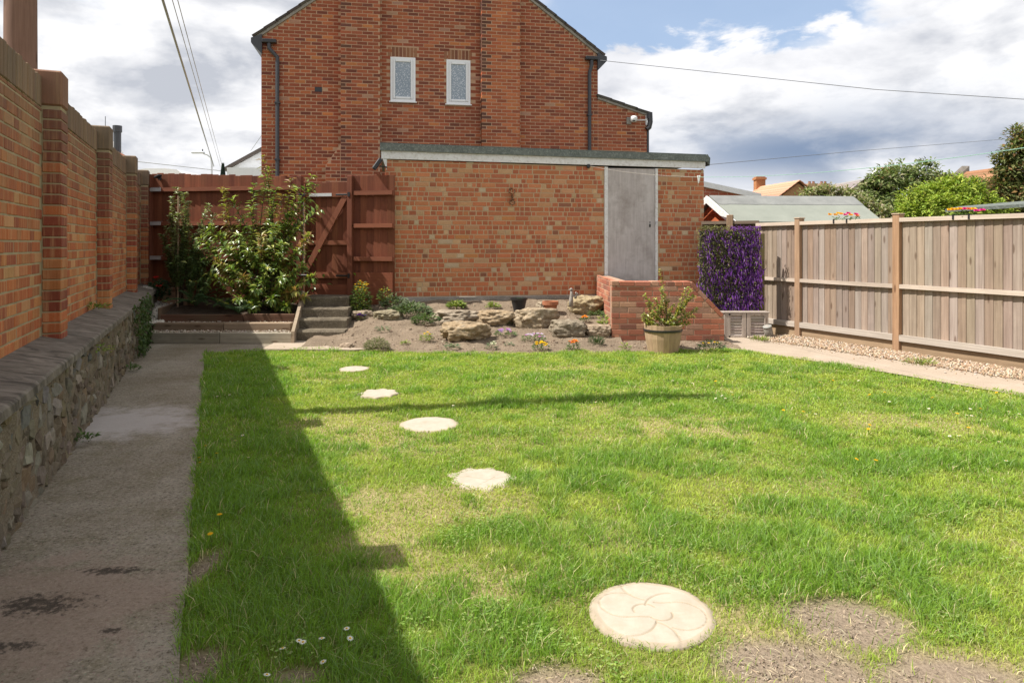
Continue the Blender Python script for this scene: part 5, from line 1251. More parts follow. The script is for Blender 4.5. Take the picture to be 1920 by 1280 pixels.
rock(1005, 563, 1030, 580, 'little rock tucked between the two flower pots', (.40, .33, .24), 12)
wr = rock(255, 534, 285, 556, 'pale rounded stone on the ledge end by the last pier', (.55, .52, .46), 11, y=10.6)
qo = soil_hit(1072, 572); od = thing('stone_ornament', 'small pale stone bird ornament perched at the edge of the ochre rock', 'ornament', vp(1071, 560, 10.28))
mb = MB(); mb.tube([(0, 0, -.12), (0, 0, 0), (.005, 0, .07), (.0, 0, .12)], [.035, .03, .022, .018], 10); mb.lathe([(.0, -.02), (.024, -.01), (.026, .012), (.0, .03)], 10, at=(0, 0, .135)); mb.tube([(.0, 0, .135), (-.045, -.01, .13)], [.012, .003], 6); obj('bird', mb, M['plinth'], od, smooth=True)
mb = MB(); mb.tube([(.06, 0, .0), (.075, 0, .06), (.10, 0, .08)], [.018, .016, .012], 8); mb.lathe([(.0, -.02), (.024, 0), (.0, .02)], 8, at=(.07, 0, .085)); obj('wing', mb, M['plinth'], od, smooth=True)
# pots
pb = soil_hit(973, 586); pt = thing('plant_pot', 'black plastic plant pot standing by the garage plinth', 'plant pot', vp(973, 586, 10.45))
mb = MB(); mb.lathe([(.075, 0), (.118, .19), (.132, .195), (.134, .225), (.122, .225), (.112, .18), (.0, .17)], 22); obj('pot', mb, M['black'], pt, smooth=False)
mb = MB()
for i in range(40): a = rnd.uniform(0, 6.28); mb.leaf(Vector((rnd.uniform(-.08, .08), rnd.uniform(-.08, .08), .18)), Vector((math.cos(a), math.sin(a), 1)), Vector((0, 0, 1)), .06, .02, jitc((.08, .13, .04), .2))
obj('seedlings', mb, M['leaf_soft'], pt, kind='stuff')
pt = thing('plant_pot', 'terracotta plant pot half hidden behind the wedge shaped rock', 'plant pot', vp(1032, 590, 10.5))
mb = MB(); mb.lathe([(.075, 0), (.105, .15), (.122, .152), (.124, .205), (.108, .205), (.10, .15), (.0, .14)], 22); obj('pot', mb, M['terracotta'], pt, smooth=False)

# ------------------------------------------------------------------ plants
GLOSS = [(.22, .30, .055), (.29, .35, .07), (.16, .245, .048), (.37, .40, .09), (.11, .18, .04)]
def branch(mb_s, lf, base, tip, nl, L, W, pal, r0=.012, droop=.15, bend=.2, rd=rnd, frm=.25, whorl=True):
    base, tip = Vector(base), Vector(tip); mid = (base+tip)/2+Vector((rd.uniform(-bend, bend), rd.uniform(-bend, bend), .1))*(tip-base).length*.5
    pts = [base*(1-t)**2+mid*2*t*(1-t)+tip*t*t for t in [i/9 for i in range(10)]]
    if mb_s is not None: mb_s.tube(pts, [r0*(1-.85*i/9) for i in range(10)], 5, (.12, .09, .055), cap=False)
    for i in range(nl):
        t = frm+(1-frm)*(i+rd.random()*.6)/nl; k = min(8, int(t*9)); p = pts[k].lerp(pts[k+1], t*9-k); ax = (pts[k+1]-pts[k]).normalized()
        for s_ in range(2 if i < nl-1 else 4):
            a = rd.uniform(0, 6.28); o_ = ax.orthogonal(); o_.rotate(Matrix.Rotation(a, 3, ax)); d = (o_*.9+ax*rd.uniform(.25, .8)+Vector((0, -.12, -droop))).normalized()
            f_ = rd.uniform(.65, 1.15)
            lf.append((p, d, (Vector((0, 0, 1))+o_*.2+Vector((-.15, -.25, 0))), L*f_, W*f_, jitc(rd.choice(pal), .2, rd)))
def place_leaves(parent, leaves, mat, keep=220, rest='foliage', name='leaf'):
    o = parent.location
    leaves.sort(key=lambda l: (l[0].y+o.y)-l[3]*6)
    mb = MB()
    for i, l in enumerate(leaves):
        if i < keep:
            m_ = MB(); m_.leaf(Vector((0, 0, 0)), *l[1:]); obj(name, m_, mat, parent, l[0])
        else: mb.leaf(*l)
    if mb.v: obj(rest, mb, mat, parent, kind='stuff')
rs = random.Random(5)
b0 = vp(495, 585, 10.62); b0.z = .36
s2 = thing('glossy_shrub', 'large evergreen shrub with glossy yellow green leaves in front of the red fence', 'shrub', b0)
stm, lv = MB(), []
TIPS = [(490, 292, 10.6), (492, 330, 10.55), (585, 326, 10.55), (560, 352, 10.5), (545, 335, 10.6), (518, 350, 10.5), (470, 385, 10.5), (440, 405, 10.5), (415, 402, 10.5), (392, 425, 10.45), (375, 445, 10.5), (432, 372, 10.55), (415, 352, 10.6), (600, 392, 10.4), (575, 372, 10.55), (545, 400, 10.45),
        (582, 440, 10.3), (560, 470, 10.25), (590, 520, 10.2), (565, 500, 10.2), (405, 490, 10.25), (420, 462, 10.3), (445, 440, 10.35), (465, 470, 10.2), (490, 440, 10.25), (515, 420, 10.3), (530, 455, 10.2), (500, 500, 10.12), (455, 520, 10.1), (430, 500, 10.2), (480, 540, 10.05), (530, 520, 10.08), (555, 545, 10.1), (510, 560, 10.08), (445, 560, 10.1), (470, 575, 10.1), (575, 555, 10.2), (540, 575, 10.15), (395, 520, 10.3),
        (410, 440, 10.6), (450, 480, 10.7), (500, 470, 10.7), (540, 490, 10.7), (520, 380, 10.7), (480, 420, 10.6), (570, 410, 10.6), (475, 345, 10.55), (505, 315, 10.6), (530, 365, 10.45), (590, 345, 10.55)]
for i, (px, py, y) in enumerate(TIPS):
    t = vp(px, py, y)-b0; low = py > 420
    branch(stm, lv, (rs.uniform(-.12, .12), rs.uniform(-.1, .1), rs.uniform(0, .5) if t.z > .8 else 0), t, 44 if low else 34, .125, .046, GLOSS if i % 4 else [(.28, .29, .06), (.32, .28, .07), (.30, .17, .07)], bend=.25, rd=rs, frm=.32 if not low else .35)
for i in range(700):                                       # inner leaves
    p = Vector((rs.gauss(-.08, .42), rs.gauss(-.05, .24), rs.uniform(.05, 1.05))); a = rs.uniform(0, 6.28)
    lv.append((p, Vector((math.cos(a), math.sin(a)-.3, rs.uniform(-.5, .5))), Vector((0, -.3, 1)), .115, .042, jitc(rs.choice(GLOSS[2:]), .2, rs)))
obj('stems', stm, M['bark'], s2); place_leaves(s2, lv, M['leaf'], 260)
b0 = vp(345, 575, 10.85); b0.z = .38
s1 = thing('slender_shrub', 'slender upright shrub with small grey green leaves near the left brick wall', 'shrub', b0)
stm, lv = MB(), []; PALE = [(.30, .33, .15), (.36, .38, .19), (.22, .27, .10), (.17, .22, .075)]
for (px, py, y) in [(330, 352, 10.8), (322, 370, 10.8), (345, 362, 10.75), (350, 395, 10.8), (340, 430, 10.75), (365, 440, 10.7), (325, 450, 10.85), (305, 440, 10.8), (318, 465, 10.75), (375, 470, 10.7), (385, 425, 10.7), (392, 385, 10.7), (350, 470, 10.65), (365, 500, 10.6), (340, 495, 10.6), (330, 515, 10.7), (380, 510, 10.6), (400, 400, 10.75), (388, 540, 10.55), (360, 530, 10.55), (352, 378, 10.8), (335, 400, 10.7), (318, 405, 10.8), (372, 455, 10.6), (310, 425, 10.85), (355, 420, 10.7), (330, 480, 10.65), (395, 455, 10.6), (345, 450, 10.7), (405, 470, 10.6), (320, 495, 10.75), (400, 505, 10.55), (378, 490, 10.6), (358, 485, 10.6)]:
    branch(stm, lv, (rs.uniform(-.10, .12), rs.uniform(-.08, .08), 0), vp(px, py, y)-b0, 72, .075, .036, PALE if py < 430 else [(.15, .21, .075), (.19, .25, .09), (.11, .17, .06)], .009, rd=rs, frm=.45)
lv2 = [(l[0], l[1], l[2], l[3], l[4], l[5]) for l in lv]
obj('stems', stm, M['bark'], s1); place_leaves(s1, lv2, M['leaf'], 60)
mb = MB(); mb.box((-.07, -.04, 0), (.07, .04, .28), (.30, .19, .12), None, .01); wo = obj('stake', mb, M['wood_fence'], s1, (.10, -.05, -.02))
mb = MB(); mb.tube([(0, 0, 0), (.01, 0, 1.72)], .012, 6, (.42, .30, .20)); obj('cane', mb, M['wood_fence'], s1, (-.04, -.12, 0))

def fern(px, py, y, lab, n, L, pal, z0=None, spread=1.0, up=.9):
    b = vp(px, py, y); 
    if z0 is not None: b.z = z0
    f = thing('fern', lab, 'fern', b); mb, sm = MB(), MB()
    for i in range(n):
        a = 6.283*i/n+rnd.uniform(-.3, .3); d = Vector((math.cos(a)*spread, math.sin(a)*spread-.25, up*rnd.uniform(.6, 1.3))); pts = [d*L*t+Vector((0, 0, -.55*L*t*t)) for t in [k/10 for k in range(11)]]
        sm.tube(pts, [.004]*11, 4, pal[0], cap=False)
        for k in range(2, 11):
            ax = (pts[k]-pts[k-1]).normalized(); sd_ = ax.cross(Vector((0, 0, 1))).normalized()
            for s_ in (-1, 1): mb.leaf(pts[k], sd_*s_+ax*.6, Vector((0, -.2, 1)), L*.26*(1.15-k/11), L*.07, jitc(rnd.choice(pal), .2))
    obj('fronds', mb, M['leaf_soft'], f, kind='stuff'); obj('frond_stems', sm, M['leaf_soft'], f); return f
DG = [(.05, .10, .035), (.07, .13, .04), (.04, .08, .03)]
fern(448, 585, 9.98, 'dark green fern hanging over the front board of the raised bed', 12, .26, DG, .36)
fern(368, 540, 10.5, 'dark fern growing at the foot of the slender shrub', 14, .42, DG, .42)
fern(420, 545, 10.45, 'shaded fern between the two shrubs in the raised bed', 10, .34, DG, .40)

def clump(px, py, lab, r_, h, n, L, W, pal, flowers=(), cat='plant', name='garden_plant', pos=None, flat=False, mat='leaf_soft', spike=False, fs=.02, grp=None):
    b = pos or soil_hit(px, py); f = thing(name, lab, cat, b, 0, grp); mb = MB()
    for i in range(n):
        a = rnd.uniform(0, 6.283); q_ = math.sqrt(rnd.random()); z_ = h*rnd.random()**.8*(1-.55*q_*q_); p = Vector((math.cos(a)*q_*r_, math.sin(a)*q_*r_*.8, z_))
        d = Vector((math.cos(a)*(.4+q_), math.sin(a)*(.4+q_)-.15, rnd.uniform(.1, 1.0) if not spike else rnd.uniform(1, 2.2)))
        mb.leaf(p, d, Vector((rnd.uniform(-.3, .3), -.4, 1)), L*rnd.uniform(.65, 1.2), W*rnd.uniform(.7, 1.2), jitc(rnd.choice(pal), .22))
    obj('foliage', mb, M[mat], f, kind='stuff')
    for c, k in flowers:
        for i in range(k):
            a = rnd.uniform(0, 6.283); q_ = math.sqrt(rnd.random())*.85; C0 = Vector((math.cos(a)*q_*r_, math.sin(a)*q_*r_*.7-.02, h*(.75+.45*rnd.random())*(1-.25*q_))); mb = MB()
            for j in range(7): t = 6.283*j/7; mb.leaf(C0, Vector((math.cos(t), math.sin(t)*.7-.25, .3+.3*rnd.random())), Vector((0, -.7, 1)), fs*rnd.uniform(.85, 1.2), fs*.75, jitc(c, .15))
            obj('flower', mb, M['petal'], f)
    return f
LIME = [(.20, .26, .045), (.26, .30, .06), (.15, .21, .04)]; MID = [(.10, .16, .045), (.13, .18, .06), (.075, .125, .035)]; SAGE = [(.15, .19, .10), (.20, .24, .14), (.11, .15, .07)]
YEL, ORA, PUR, LIL, PNK, WHT = (.80, .52, .02), (.82, .28, .02), (.10, .03, .22), (.48, .30, .62), (.55, .22, .50), (.78, .74, .62)
clump(677, 588, 'upright bush of yellow flowers beside the top of the concrete steps', .14, .48, 620, .06, .024, LIME+MID, [(YEL, 26)], 'flowering plant', fs=.016)
clump(668, 592, 'low trailing green leaves at the side of the concrete steps', .14, .10, 120, .05, .03, MID)
clump(722, 560, 'small yellow flowered plant in front of the red fence end', .10, .22, 150, .055, .02, LIME+MID, [(YEL, 4)], 'flowering plant', fs=.014, pos=vp(722, 566, 10.5))
clump(770, 590, 'spreading sage green ground cover left of the rocks', .30, .17, 620, .065, .03, SAGE+MID)
clump(740, 575, 'pale leafy ground cover below the red fence end', .20, .16, 300, .06, .03, SAGE)
clump(800, 606, 'trailing dark green plant spilling down beside the shelf rock', .20, .14, 300, .055, .028, MID)
clump(855, 577, 'lime green low plant along the garage plinth', .13, .10, 200, .06, .03, LIME)
clump(925, 577, 'lime leaf tuft between plinth and block shaped rock', .10, .08, 120, .05, .025, LIME)
clump(960, 607, 'tiny creeping leaves under the block shaped rock', .14, .04, 90, .035, .02, MID)
clump(707, 657, 'round olive green heather clump at the lawn edge', .155, .17, 900, .035, .009, [(.13, .15, .045), (.17, .18, .06), (.09, .11, .035)])
clump(800, 640, 'little lime yellow seedling in bare soil left of shelf rock', .07, .12, 70, .05, .018, LIME, [(YEL, 4)])
clump(760, 646, 'tiny lime seedling beside the round heather clump', .05, .06, 36, .04, .018, LIME)
clump(848, 655, 'small pale green plant below the shelf rock by the lawn', .08, .08, 60, .05, .02, SAGE)
clump(922, 655, 'small plant with cream flowers at the lawn edge', .06, .10, 60, .04, .018, SAGE, [(WHT, 5)], 'flowering plant')
clump(955, 648, 'faint sage green seedling in the rockery soil', .05, .05, 36, .035, .014, SAGE)
clump(717, 622, 'sage seedling growing in the middle of the left rockery soil', .10, .08, 60, .045, .016, SAGE)
clump(948, 630, 'mauve pansies in front of the block shaped rock', .14, .09, 110, .04, .02, MID, [(LIL, 9), (PNK, 3)], 'pansies', 'pansy_clump', fs=.026)
clump(1002, 640, 'pale lilac pansies behind the yellow flowers', .16, .10, 130, .04, .02, MID, [((.60, .50, .66), 11), (PNK, 5)], 'pansies', 'pansy_clump', fs=.026)
clump(1014, 657, 'bright yellow flower clump at the lawn edge', .10, .10, 90, .04, .018, MID, [(YEL, 17)], 'flowering plant', fs=.024)
clump(1074, 657, 'orange marigold at the lawn edge below the pitted rock', .075, .12, 80, .045, .018, MID, [(ORA, 8), (PUR, 3)], 'marigold', 'marigold', fs=.028)
clump(1097, 603, 'orange marigold under the big ochre rock', .07, .08, 60, .045, .018, MID, [(ORA, 6)], 'marigold', 'marigold', fs=.028)
clump(1118, 648, 'grassy dark clump at the foot of the enclosure wall', .09, .11, 260, .06, .008, [(.06, .09, .035), (.09, .12, .05)], spike=True)
clump(1131, 612, 'single lime leaved plant against the enclosure side wall', .06, .13, 34, .08, .035, LIME)
clump(1118, 593, 'trailing green leaves beneath the big ochre rock', .11, .08, 120, .06, .014, MID)
clump(678, 600, 'deep purple pansy beside the small flat rock', .06, .09, 50, .04, .02, MID, [(PUR, 6)], 'pansies', 'pansy_clump', fs=.030)
clump(1178, 655, 'tiny lime seedling left of the planter tub', .05, .08, 30, .05, .02, LIME, pos=gp(1172, 655, .03))
clump(1330, 657, 'dark green low clump with yellow tips right of the planter tub', .16, .12, 260, .045, .014, [(.05, .085, .035), (.075, .11, .04)], [(YEL, 4)], pos=gp(1332, 656, .03))
clump(1398, 640, 'weed tuft on the concrete near the louvred cupboard', .12, .05, 110, .06, .01, LIME, pos=gp(1425, 640, .01), spike=True)
clump(1730, 683, 'weed tuft in the gravel below the fence post', .16, .045, 130, .06, .009, LIME, pos=gp(1725, 684, .01), spike=True)
clump(296, 560, 'dark geranium with one red flower at the end of the brick wall', .17, .34, 260, .06, .045, [(.035, .07, .03), (.05, .09, .035)], [((.62, .03, .03), 2)], pos=vp(296, 562, 10.9), fs=.05)
clump(316, 528, 'dark ivy mound behind the gravel strip of the raised bed', .16, .30, 240, .055, .04, [(.035, .065, .028), (.05, .085, .03)], pos=vp(306, 560, 11.1))
# ivy on the stone wall end
ivy = thing('ivy', 'ivy trailing over the far end of the rubble stone wall', 'ivy', STO.w(12.0, -.02, .3), STO.a); mb = MB()
for i in range(620):
    x = rnd.gauss(.9, .55); z = rnd.uniform(-.3, .38)
    if rnd.random() > .9-.45*abs(z-.1): continue
    if x < -.3+abs(z-.3)*1.2: continue
    mb.leaf(Vector((x, -rnd.uniform(.0, .07), z)), Vector((rnd.uniform(-1, 1), -.5, rnd.uniform(-1, .5))), Vector((0, -1, .5)), .05, .042, jitc(rnd.choice([(.06, .10, .03), (.085, .125, .04), (.05, .085, .03)]), .2))
obj('leaves', mb, M['leaf_soft'], ivy, kind='stuff')
for k, (s_, z_, lab, n_, pl) in enumerate(((9.55, .50, 'small green weed in the rubble wall just below the ledge', 30, LIME), (11.0, .72, 'grassy weed on the ledge beside the third pier', 70, LIME), (8.72, .02, 'leafy weed at the foot of the rubble wall halfway along', 50, MID), (11.6, .02, 'weed at the wall foot near the raised bed', 60, MID))):
    clump(0, 0, lab, .08+.03*(k == 1), .07, n_, .045, .02, pl, pos=STO.w(s_, -.05 if k != 1 else .18, z_), name='wall_weed', cat='weed')
# shrubby plant in the tub
tp_ = thing('tub_plant', 'bronze green leafy plant growing in the half barrel planter', 'plant', (tb_c.x, tb_c.y, th_-.05)); stm, lv = MB(), []
BRZ = [(.32, .34, .06), (.40, .40, .09), (.25, .29, .055), (.42, .32, .09), (.20, .25, .05)]
b0 = tp_.location.copy()
for (px, py) in [(1208, 553), (1215, 570), (1228, 560), (1245, 553), (1252, 562), (1238, 575), (1222, 585), (1206, 590), (1212, 604), (1262, 572), (1258, 590), (1232, 596), (1246, 600), (1268, 598), (1235, 505), (1240, 540), (1296, 545), (1302, 555), (1290, 560), (1288, 538), (1308, 580), (1300, 592), (1285, 585), (1275, 575), (1292, 605), (1280, 610), (1218, 612), (1225, 622), (1205, 598), (1265, 610)]:
    Yt_ = tb_c.y+rs.uniform(-.12, .12); branch(stm, lv, (rs.uniform(-.12, .14), rs.uniform(-.1, .1), 0), vp(px, py, Yt_)-b0, 27, .046, .024, BRZ, .005, -.2, .12, rs, .35)
obj('stems', stm, M['bark'], tp_); place_leaves(tp_, lv, M['leaf'], 40)

# ------------------------------------------------------------------ trees and bushes beyond the fence
def tree(lab, base, blobs, n, L, pal, name='tree', cat='tree', trunk=.12, mat='leaf_soft', droop=.2, gap=.0):
    t = thing(name, lab, cat, (base.x, base.y, 0)); b = Vector((base.x, base.y, 0)); tr = MB(); cr = MB()
    cs = [(vp(px, py, y), r_*y/FPX) for px, py, y, r_ in blobs]; cen = sum((c for c, _ in cs), Vector())/len(cs)
    tr.tube([(0, 0, 0), (.05, 0, .8), ((cen-b)*.55)+Vector((0, 0, -.2))], [trunk, trunk*.8, trunk*.45], 8, (.14, .1, .07), cap=False)
    for c, r_ in cs: tr.tube([((cen-b)*.5), (c-b)*.75+(cen-b)*.2, c-b], [trunk*.4, trunk*.22, .012], 6, (.14, .1, .07), cap=False)
    tot = sum(r_**2 for _, r_ in cs)
    for c, r_ in cs:
        for i in range(int(n*r_**2/tot)):
            d = Vector((rnd.gauss(0, 1), rnd.gauss(0, 1), rnd.gauss(0, 1))).normalized(); q_ = rnd.random()**.45; p = c+d*r_*q_*(1+.28*mnoise.noise(d*2.3+c))
            if mnoise.noise(p*(1.3/r_)) < -.28+gap: continue
            up = .5+.5*d.z
            ld = (d*.7+Vector((rnd.uniform(-.8, .8), rnd.uniform(-.8, .8), rnd.uniform(-.6, .4)-droop))).normalized()
            cr.leaf(p-b, ld, (d+Vector((0, 0, .6))), L*rnd.uniform(.6, 1.3), L*rnd.uniform(.35, .6), jitc(rnd.choice(pal), .25))
        for k in range(10):                                # wisps that break the outline
            d = Vector((rnd.gauss(0, 1), rnd.gauss(0, .5), abs(rnd.gauss(0, 1))*.9)).normalized(); e = c+d*r_*rnd.uniform(1.0, 1.32)
            for i in range(14): q_ = (c+d*r_*.8).lerp(e, rnd.random()); cr.leaf(q_-b+Vector((rnd.gauss(0, .04), rnd.gauss(0, .04), rnd.gauss(0, .04)))*L*12, (d+Vector((rnd.uniform(-1, 1), rnd.uniform(-1, 1), rnd.uniform(-.6, .6)))).normalized(), Vector((0, -.3, 1)), L*rnd.uniform(.6, 1.1), L*.45, jitc(rnd.choice(pal), .25))
    obj('trunk', tr, M['bark'], t); obj('crown', cr, M[mat], t, kind='stuff'); return t
tree('dark green leafy tree rising behind the pale shed roof', vp(1685, 420, 20), [(1660, 345, 20, 30), (1690, 335, 20.4, 26), (1725, 330, 20, 28), (1735, 365, 20, 26), (1640, 375, 20, 30), (1690, 375, 19.6, 36), (1725, 400, 19.6, 24), (1655, 405, 19.6, 24), (1700, 412, 19.6, 26), (1628, 352, 20.2, 14)], 9000, .15, [(.16, .21, .065), (.20, .245, .085), (.12, .165, .05), (.30, .30, .16)], gap=.14)
tree('low shrub with pale flowers behind the shed ridge', vp(1560, 420, 17), [(1520, 372, 17, 18), (1555, 368, 17, 18), (1590, 375, 17, 20), (1625, 395, 16.6, 22), (1655, 412, 16.4, 20), (1595, 400, 17, 24), (1640, 418, 16.4, 18)], 4200, .11, [(.18, .22, .07), (.23, .27, .09), (.30, .28, .14), (.42, .36, .27)], 'flowering_shrub', 'shrub', .06)
tree('bright lime green bush directly behind the right fence', vp(1785, 420, 13.5), [(1710, 385, 13.5, 26), (1740, 372, 13.5, 28), (1775, 365, 13.5, 28), (1810, 368, 13.5, 30), (1845, 385, 13.5, 26), (1870, 395, 13.5, 20), (1700, 405, 13.3, 20), (1760, 395, 13.2, 34), (1815, 400, 13.2, 32), (1790, 350, 13.6, 14)], 9500, .085, [(.30, .37, .05), (.37, .43, .07), (.23, .31, .04), (.26, .35, .045)], 'lime_bush', 'bush', .06)
tree('tall dark tree with russet leaves at the right edge', vp(1915, 420, 15), [(1905, 290, 15, 26), (1935, 275, 15, 30), (1890, 325, 15, 24), (1920, 335, 15, 38), (1960, 320, 15, 40), (1895, 370, 15, 32), (1940, 385, 15, 46), (1880, 395, 14.8, 22), (1908, 258, 15, 14), (1960, 265, 15, 24), (1870, 355, 15, 16), (1878, 300, 15, 9)], 11000, .11, [(.13, .16, .05), (.17, .195, .06), (.09, .12, .035), (.25, .15, .06), (.21, .20, .07)], gap=.08)
tree('olive shrub in front of the brown orange tiled roof', vp(1770, 400, 24), [(1765, 340, 24, 16), (1795, 345, 24, 14), (1830, 348, 24, 16), (1740, 352, 24, 16), (1815, 360, 24, 18)], 2600, .13, [(.15, .19, .05), (.19, .23, .07)], 'olive_shrub', 'shrub', .06)

# ------------------------------------------------------------------ lawn grass: individual blades, one mesh
def blades():
    P = []
    def area(x0, x1, y0, y1, dens):
        n_ = int((x1-x0)*(y1-y0)*dens); return rng.uniform(x0, x1, n_), rng.uniform(y0, y1, n_)
    zones = [(-.6, 1.7, 3200, 1.0), (1.7, 2.6, 21000, .8), (2.6, 3.4, 18000, .95), (3.4, 4.6, 13000, 1.15), (4.6, 6.2, 9000, 1.5), (6.2, 9.3, 6200, 2.0)]
    X_, Y_, W_ = [], [], []
    for y0, y1, d, ws in zones:
        hw = .80*y1+.5; x, y = area(-hw, hw+1.4, y0, y1, d); k = (x > -.80*y-.5) & (x < .80*y+1.7) & ((x < .80*y+.5) | (rng.random(len(x)) < .5)) & (NL.x*x+NL.y*y > -.115+.04*(fbm(y*4, x*0, 3)-.5)) & (y < rear_y(x)+.02*np.sin(x*23)+.05*(fbm(x*6, y*0+2, 3)-.5)) & (x < right_x(y)+.07*(fbm(y*5, x*0+7, 3)-.5))
        X_.append(x[k]); Y_.append(y[k]); W_.append(np.full(k.sum(), ws))
    x, y, ws = np.concatenate(X_), np.concatenate(Y_), np.concatenate(W_)
    pat = blob(x, y, PATCH, .35); straw = np.clip(blob(x, y, STRAW)*.75+np.clip((fbm(x*1.7, y*1.7)-.52)*3, 0, 1)*.6, 0, 1); tuft = np.clip(blob(x, y, TUFT, 1.5)*.75+np.clip((fbm(x*4.4+40, y*4.4)-.53)*5, 0, 1)*.75, 0, 1)*np.clip(.35+1.6*fbm(x*9, y*9+5, 3), 0, 1)
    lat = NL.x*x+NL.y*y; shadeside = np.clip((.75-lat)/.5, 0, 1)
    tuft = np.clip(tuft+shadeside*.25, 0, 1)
    on = np.zeros(len(x), bool)
    for c, rx, ry, _, sta, _ in SLABS:
        e = (.90 if sta else .955)+.11*(fbm(x*16, y*16+3, 3)-.55); on |= ((x-c.x)/rx)**2+((y-c.y)/ry)**2 < (e*(.80 if sta else 1))**2
    thin = rng.random(len(x)) < (1-.25*straw*(1-tuft))*(1-.97*pat)
    k = thin & ~on; x, y, ws, straw, tuft, pat, shadeside = [q_[k] for q_ in (x, y, ws, straw, tuft, pat, shadeside)]
    n_ = len(x)
    clump_n = fbm(x*13, y*13, 2)
    h = (.013+.021*rng.random(n_)+.068*tuft*rng.random(n_)**1.2+.016*(clump_n-.5))*(1-.3*straw*(1-tuft)); h = np.clip(h, .009, .10)
    near = np.zeros(n_)
    for c, rx, ry, _, sta, _ in SLABS: near = np.maximum(near, np.clip(1.35-np.sqrt(((x-c.x)/rx)**2+((y-c.y)/ry)**2), 0, .35)/.35)
    h *= 1-.25*near
    wd = (.0019+.0016*rng.random(n_))*ws*1.25
    ang = rng.uniform(0, 2*np.pi, n_)*.85+2*np.pi*fbm(x*4.1, y*4.1+20, 3)*1.3; lean = .15+1.15*rng.random(n_)
    dx, dy = np.cos(ang), np.sin(ang); px, py = -dy, dx
    yaw = rng.uniform(0, 2*np.pi, n_); px, py = np.cos(yaw), np.sin(yaw)
    z0 = -.012+(fbm(x*1.3, y*1.3, 3)-.5)*.03
    def pt(t, s_):
        o_ = lean*h*t*t; return np.stack([x+dx*o_+px*wd*s_*.5, y+dy*o_+py*wd*s_*.5, z0+h*(t-.25*lean*t*t)], 1)
    V = np.stack([pt(0, -1), pt(0, 1), pt(.55, -.85), pt(.55, .85), pt(1, 0)], 1).reshape(-1, 3)
    lush = np.array([.255, .415, .046]); yel = np.array([.470, .545, .100]); dk = np.array([.145, .285, .045]); sw = np.array([.66, .57, .34]); blue = np.array([.30, .42, .20])
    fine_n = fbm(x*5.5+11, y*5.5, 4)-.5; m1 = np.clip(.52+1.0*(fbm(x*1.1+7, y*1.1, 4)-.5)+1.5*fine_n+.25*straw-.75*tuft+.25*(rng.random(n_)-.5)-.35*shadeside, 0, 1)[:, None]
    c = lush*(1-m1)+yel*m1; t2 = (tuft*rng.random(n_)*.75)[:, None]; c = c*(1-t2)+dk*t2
    bl = ((rng.random(n_) < .10+.10*tuft)*.6)[:, None]; c = c*(1-bl)+blue*bl
    st_ = (rng.random(n_) < .045+.18*straw*(1-tuft)+.25*pat)[:, None]; c = np.where(st_, sw*(.7+.5*rng.random((n_, 1))), c)
    c = c*(.75+.5*rng.random((n_, 1)))
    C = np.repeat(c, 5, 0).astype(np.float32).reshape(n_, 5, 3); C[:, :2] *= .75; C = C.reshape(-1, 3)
    b = (np.arange(n_)*5)[:, None]
    me = bpy.data.meshes.new('grass'); nv = n_*5; me.vertices.add(nv); me.vertices.foreach_set('co', V.astype(np.float32).ravel())
    loops = np.concatenate([b+[0, 1, 3, 2], b+[2, 3, 4]], 1).ravel(); me.loops.add(len(loops)); me.loops.foreach_set('vertex_index', loops.astype(np.int32))
    me.polygons.add(n_*2); starts = (np.arange(n_)[:, None]*7+[0, 4]).ravel(); me.polygons.foreach_set('loop_start', starts.astype(np.int32)); me.polygons.foreach_set('loop_total', np.tile([4, 3], n_).astype(np.int32))
    me.update(calc_edges=True); at = me.color_attributes.new('tint', 'FLOAT_COLOR', 'POINT'); A = np.ones((nv, 4), np.float32); A[:, :3] = C; at.data.foreach_set('color', A.ravel())
    print('blades', n_); return me
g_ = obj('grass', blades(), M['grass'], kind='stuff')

mb = MB()
for i in range(60000):
    y = rnd.uniform(1.8, 9.0); x = rnd.uniform(-.8*y-.2, .8*y+.3); cn = mnoise.noise(Vector((x*1.9, y*1.9, 8)))+.5*mnoise.noise(Vector((x*6, y*6, 2)))
    if cn < (.30 if x > -.4 else .52) or NL.x*x+NL.y*y < -.06 or y > rear_y(x) or x > right_x(y): continue
    if any(((x-c.x)/rx)**2+((y-c.y)/ry)**2 < 1.05 for c, rx, ry, *_ in SLABS) or any(((x-c.x)/rx)**2+((y-c.y)/ry)**2 < 1 for c, rx, ry in PATCH): continue
    z = rnd.uniform(.010, .024); a0 = rnd.uniform(0, 6.28); cc = jitc(rnd.choice([(.22, .34, .07), (.28, .38, .10), (.18, .30, .06), (.34, .40, .14)]), .2); k = rnd.uniform(.5, .95)*(.5+.085*y)
    for j in range(3): a = a0+2.09*j; mb.leaf(Vector((x, y, z)), Vector((math.cos(a), math.sin(a), .12)), Vector((0, 0, 1)), .013*k, .012*k, cc, .1)
obj('clover', mb, M['leaf_soft'], kind='stuff')
mb = MB()
for c, rx, ry in PATCH:
    for i in range(int(2200*rx*ry*4)+40):
        a = rnd.uniform(0, 6.28); q_ = math.sqrt(rnd.random())*1.05; P = Vector((c.x+rx*q_*math.cos(a), c.y+ry*q_*math.sin(a), -.018))
        if NL.x*P.x+NL.y*P.y < -.09: continue
        if rnd.random() < .72: pebble(mb, P, rnd.uniform(.0015, .0042)*(2.2 if rnd.random() < .03 else 1), [(.30, .24, .175), (.26, .205, .15), (.36, .30, .23), (.23, .18, .13)])
        else:
            d = Vector((rnd.uniform(-1, 1), rnd.uniform(-1, 1), rnd.uniform(0, .25))); mb.leaf(P+Vector((0, 0, .006)), d, Vector((0, 0, 1)), rnd.uniform(.015, .05), .0022, jitc((.50, .42, .28), .25))
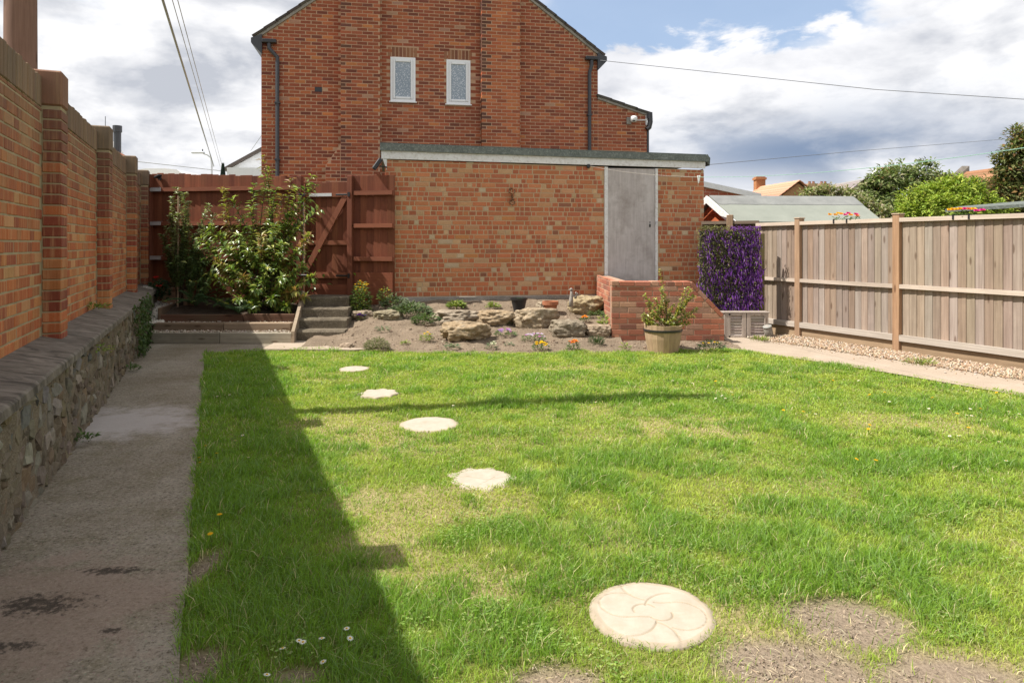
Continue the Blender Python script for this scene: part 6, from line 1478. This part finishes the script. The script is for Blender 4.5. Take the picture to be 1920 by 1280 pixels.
obj('loose_soil', mb, M['pebble'], kind='stuff')

# daisies and dandelions in the lawn
def flower_mesh(pc, cc, r_, h):
    mb = MB(); mb.tube([(0, 0, -.03), (0, 0, h)], .0014, 4, (.12, .2, .04), cap=False)
    for j in range(11): t = 6.283*j/11; mb.leaf(Vector((0, 0, h)), Vector((math.cos(t), math.sin(t), .18)), Vector((0, 0, 1)), r_, r_*.5, jitc(pc, .06), .1)
    mb.lathe([(r_*.32, h), (r_*.28, h+.003), (.0005, h+.004)], 8, cc); me = mb.mesh('flower'); me.materials.append(M['petal']); return me
dz_, dd_ = flower_mesh((.86, .85, .82), (.8, .5, .03), .0125, .042), flower_mesh((.85, .50, .015), (.85, .45, .01), .015, .045)
DZ = [(532, 1222), (556, 1207), (603, 1205), (612, 1245), (651, 1205), (651, 1182), (494, 1278), (571, 1215), (440, 828), (458, 818), (466, 860), (424, 745), (432, 742), (410, 745), (1356, 742), (1368, 735), (1345, 748), (1362, 752), (1376, 748), (1340, 738), (1605, 714), (1612, 715), (1818, 770), (1812, 782), (1830, 782), (1820, 783), (1838, 780), (1892, 775), (1910, 778), (1668, 755), (1782, 820), (1800, 819), (1874, 832), (1888, 866), (1628, 746), (1528, 778), (1522, 777), (1568, 703), (1816, 738), (1742, 767), (1690, 720), (1358, 676), (1374, 677), (1300, 722), (1540, 718), (1910, 705), (1262, 716), (850, 762), (1120, 756)]
DD = [(374, 864), (378, 872), (396, 1008), (388, 838), (407, 858), (1343, 716), (1438, 721), (1376, 744), (1504, 778), (1468, 770), (1629, 806), (1628, 800), (1600, 866), (1640, 865), (1717, 804), (1816, 806), (1835, 770), (1794, 778), (1752, 747), (1661, 740), (1634, 742), (1895, 743), (1872, 740), (1535, 722), (1491, 712), (1560, 718), (412, 975), (1012, 745)]
for k, (L_, me, nm, lab, cat, grp) in enumerate(((DZ, dz_, 'daisy', 'small white daisy flowering', 'daisy', 'daisies in the lawn'), (DD, dd_, 'dandelion', 'small yellow dandelion flowering', 'dandelion', 'dandelions in the lawn'))):
    for px, py in L_:
        q_ = gp(px, py, .04)
        side = 'in the wall shadow near the path' if px < 720 else ('in the middle of the lawn' if px < 1290 else ('towards the rockery and garage' if px < 1480 else 'towards the right fence'))
        o = obj(nm, me, None, None, (q_.x, q_.y, .012+rnd.uniform(-.008, .012)), (rnd.uniform(-.3, .3), rnd.uniform(-.3, .3), rnd.uniform(0, 6))); tag(o, lab+' '+side, cat, grp)
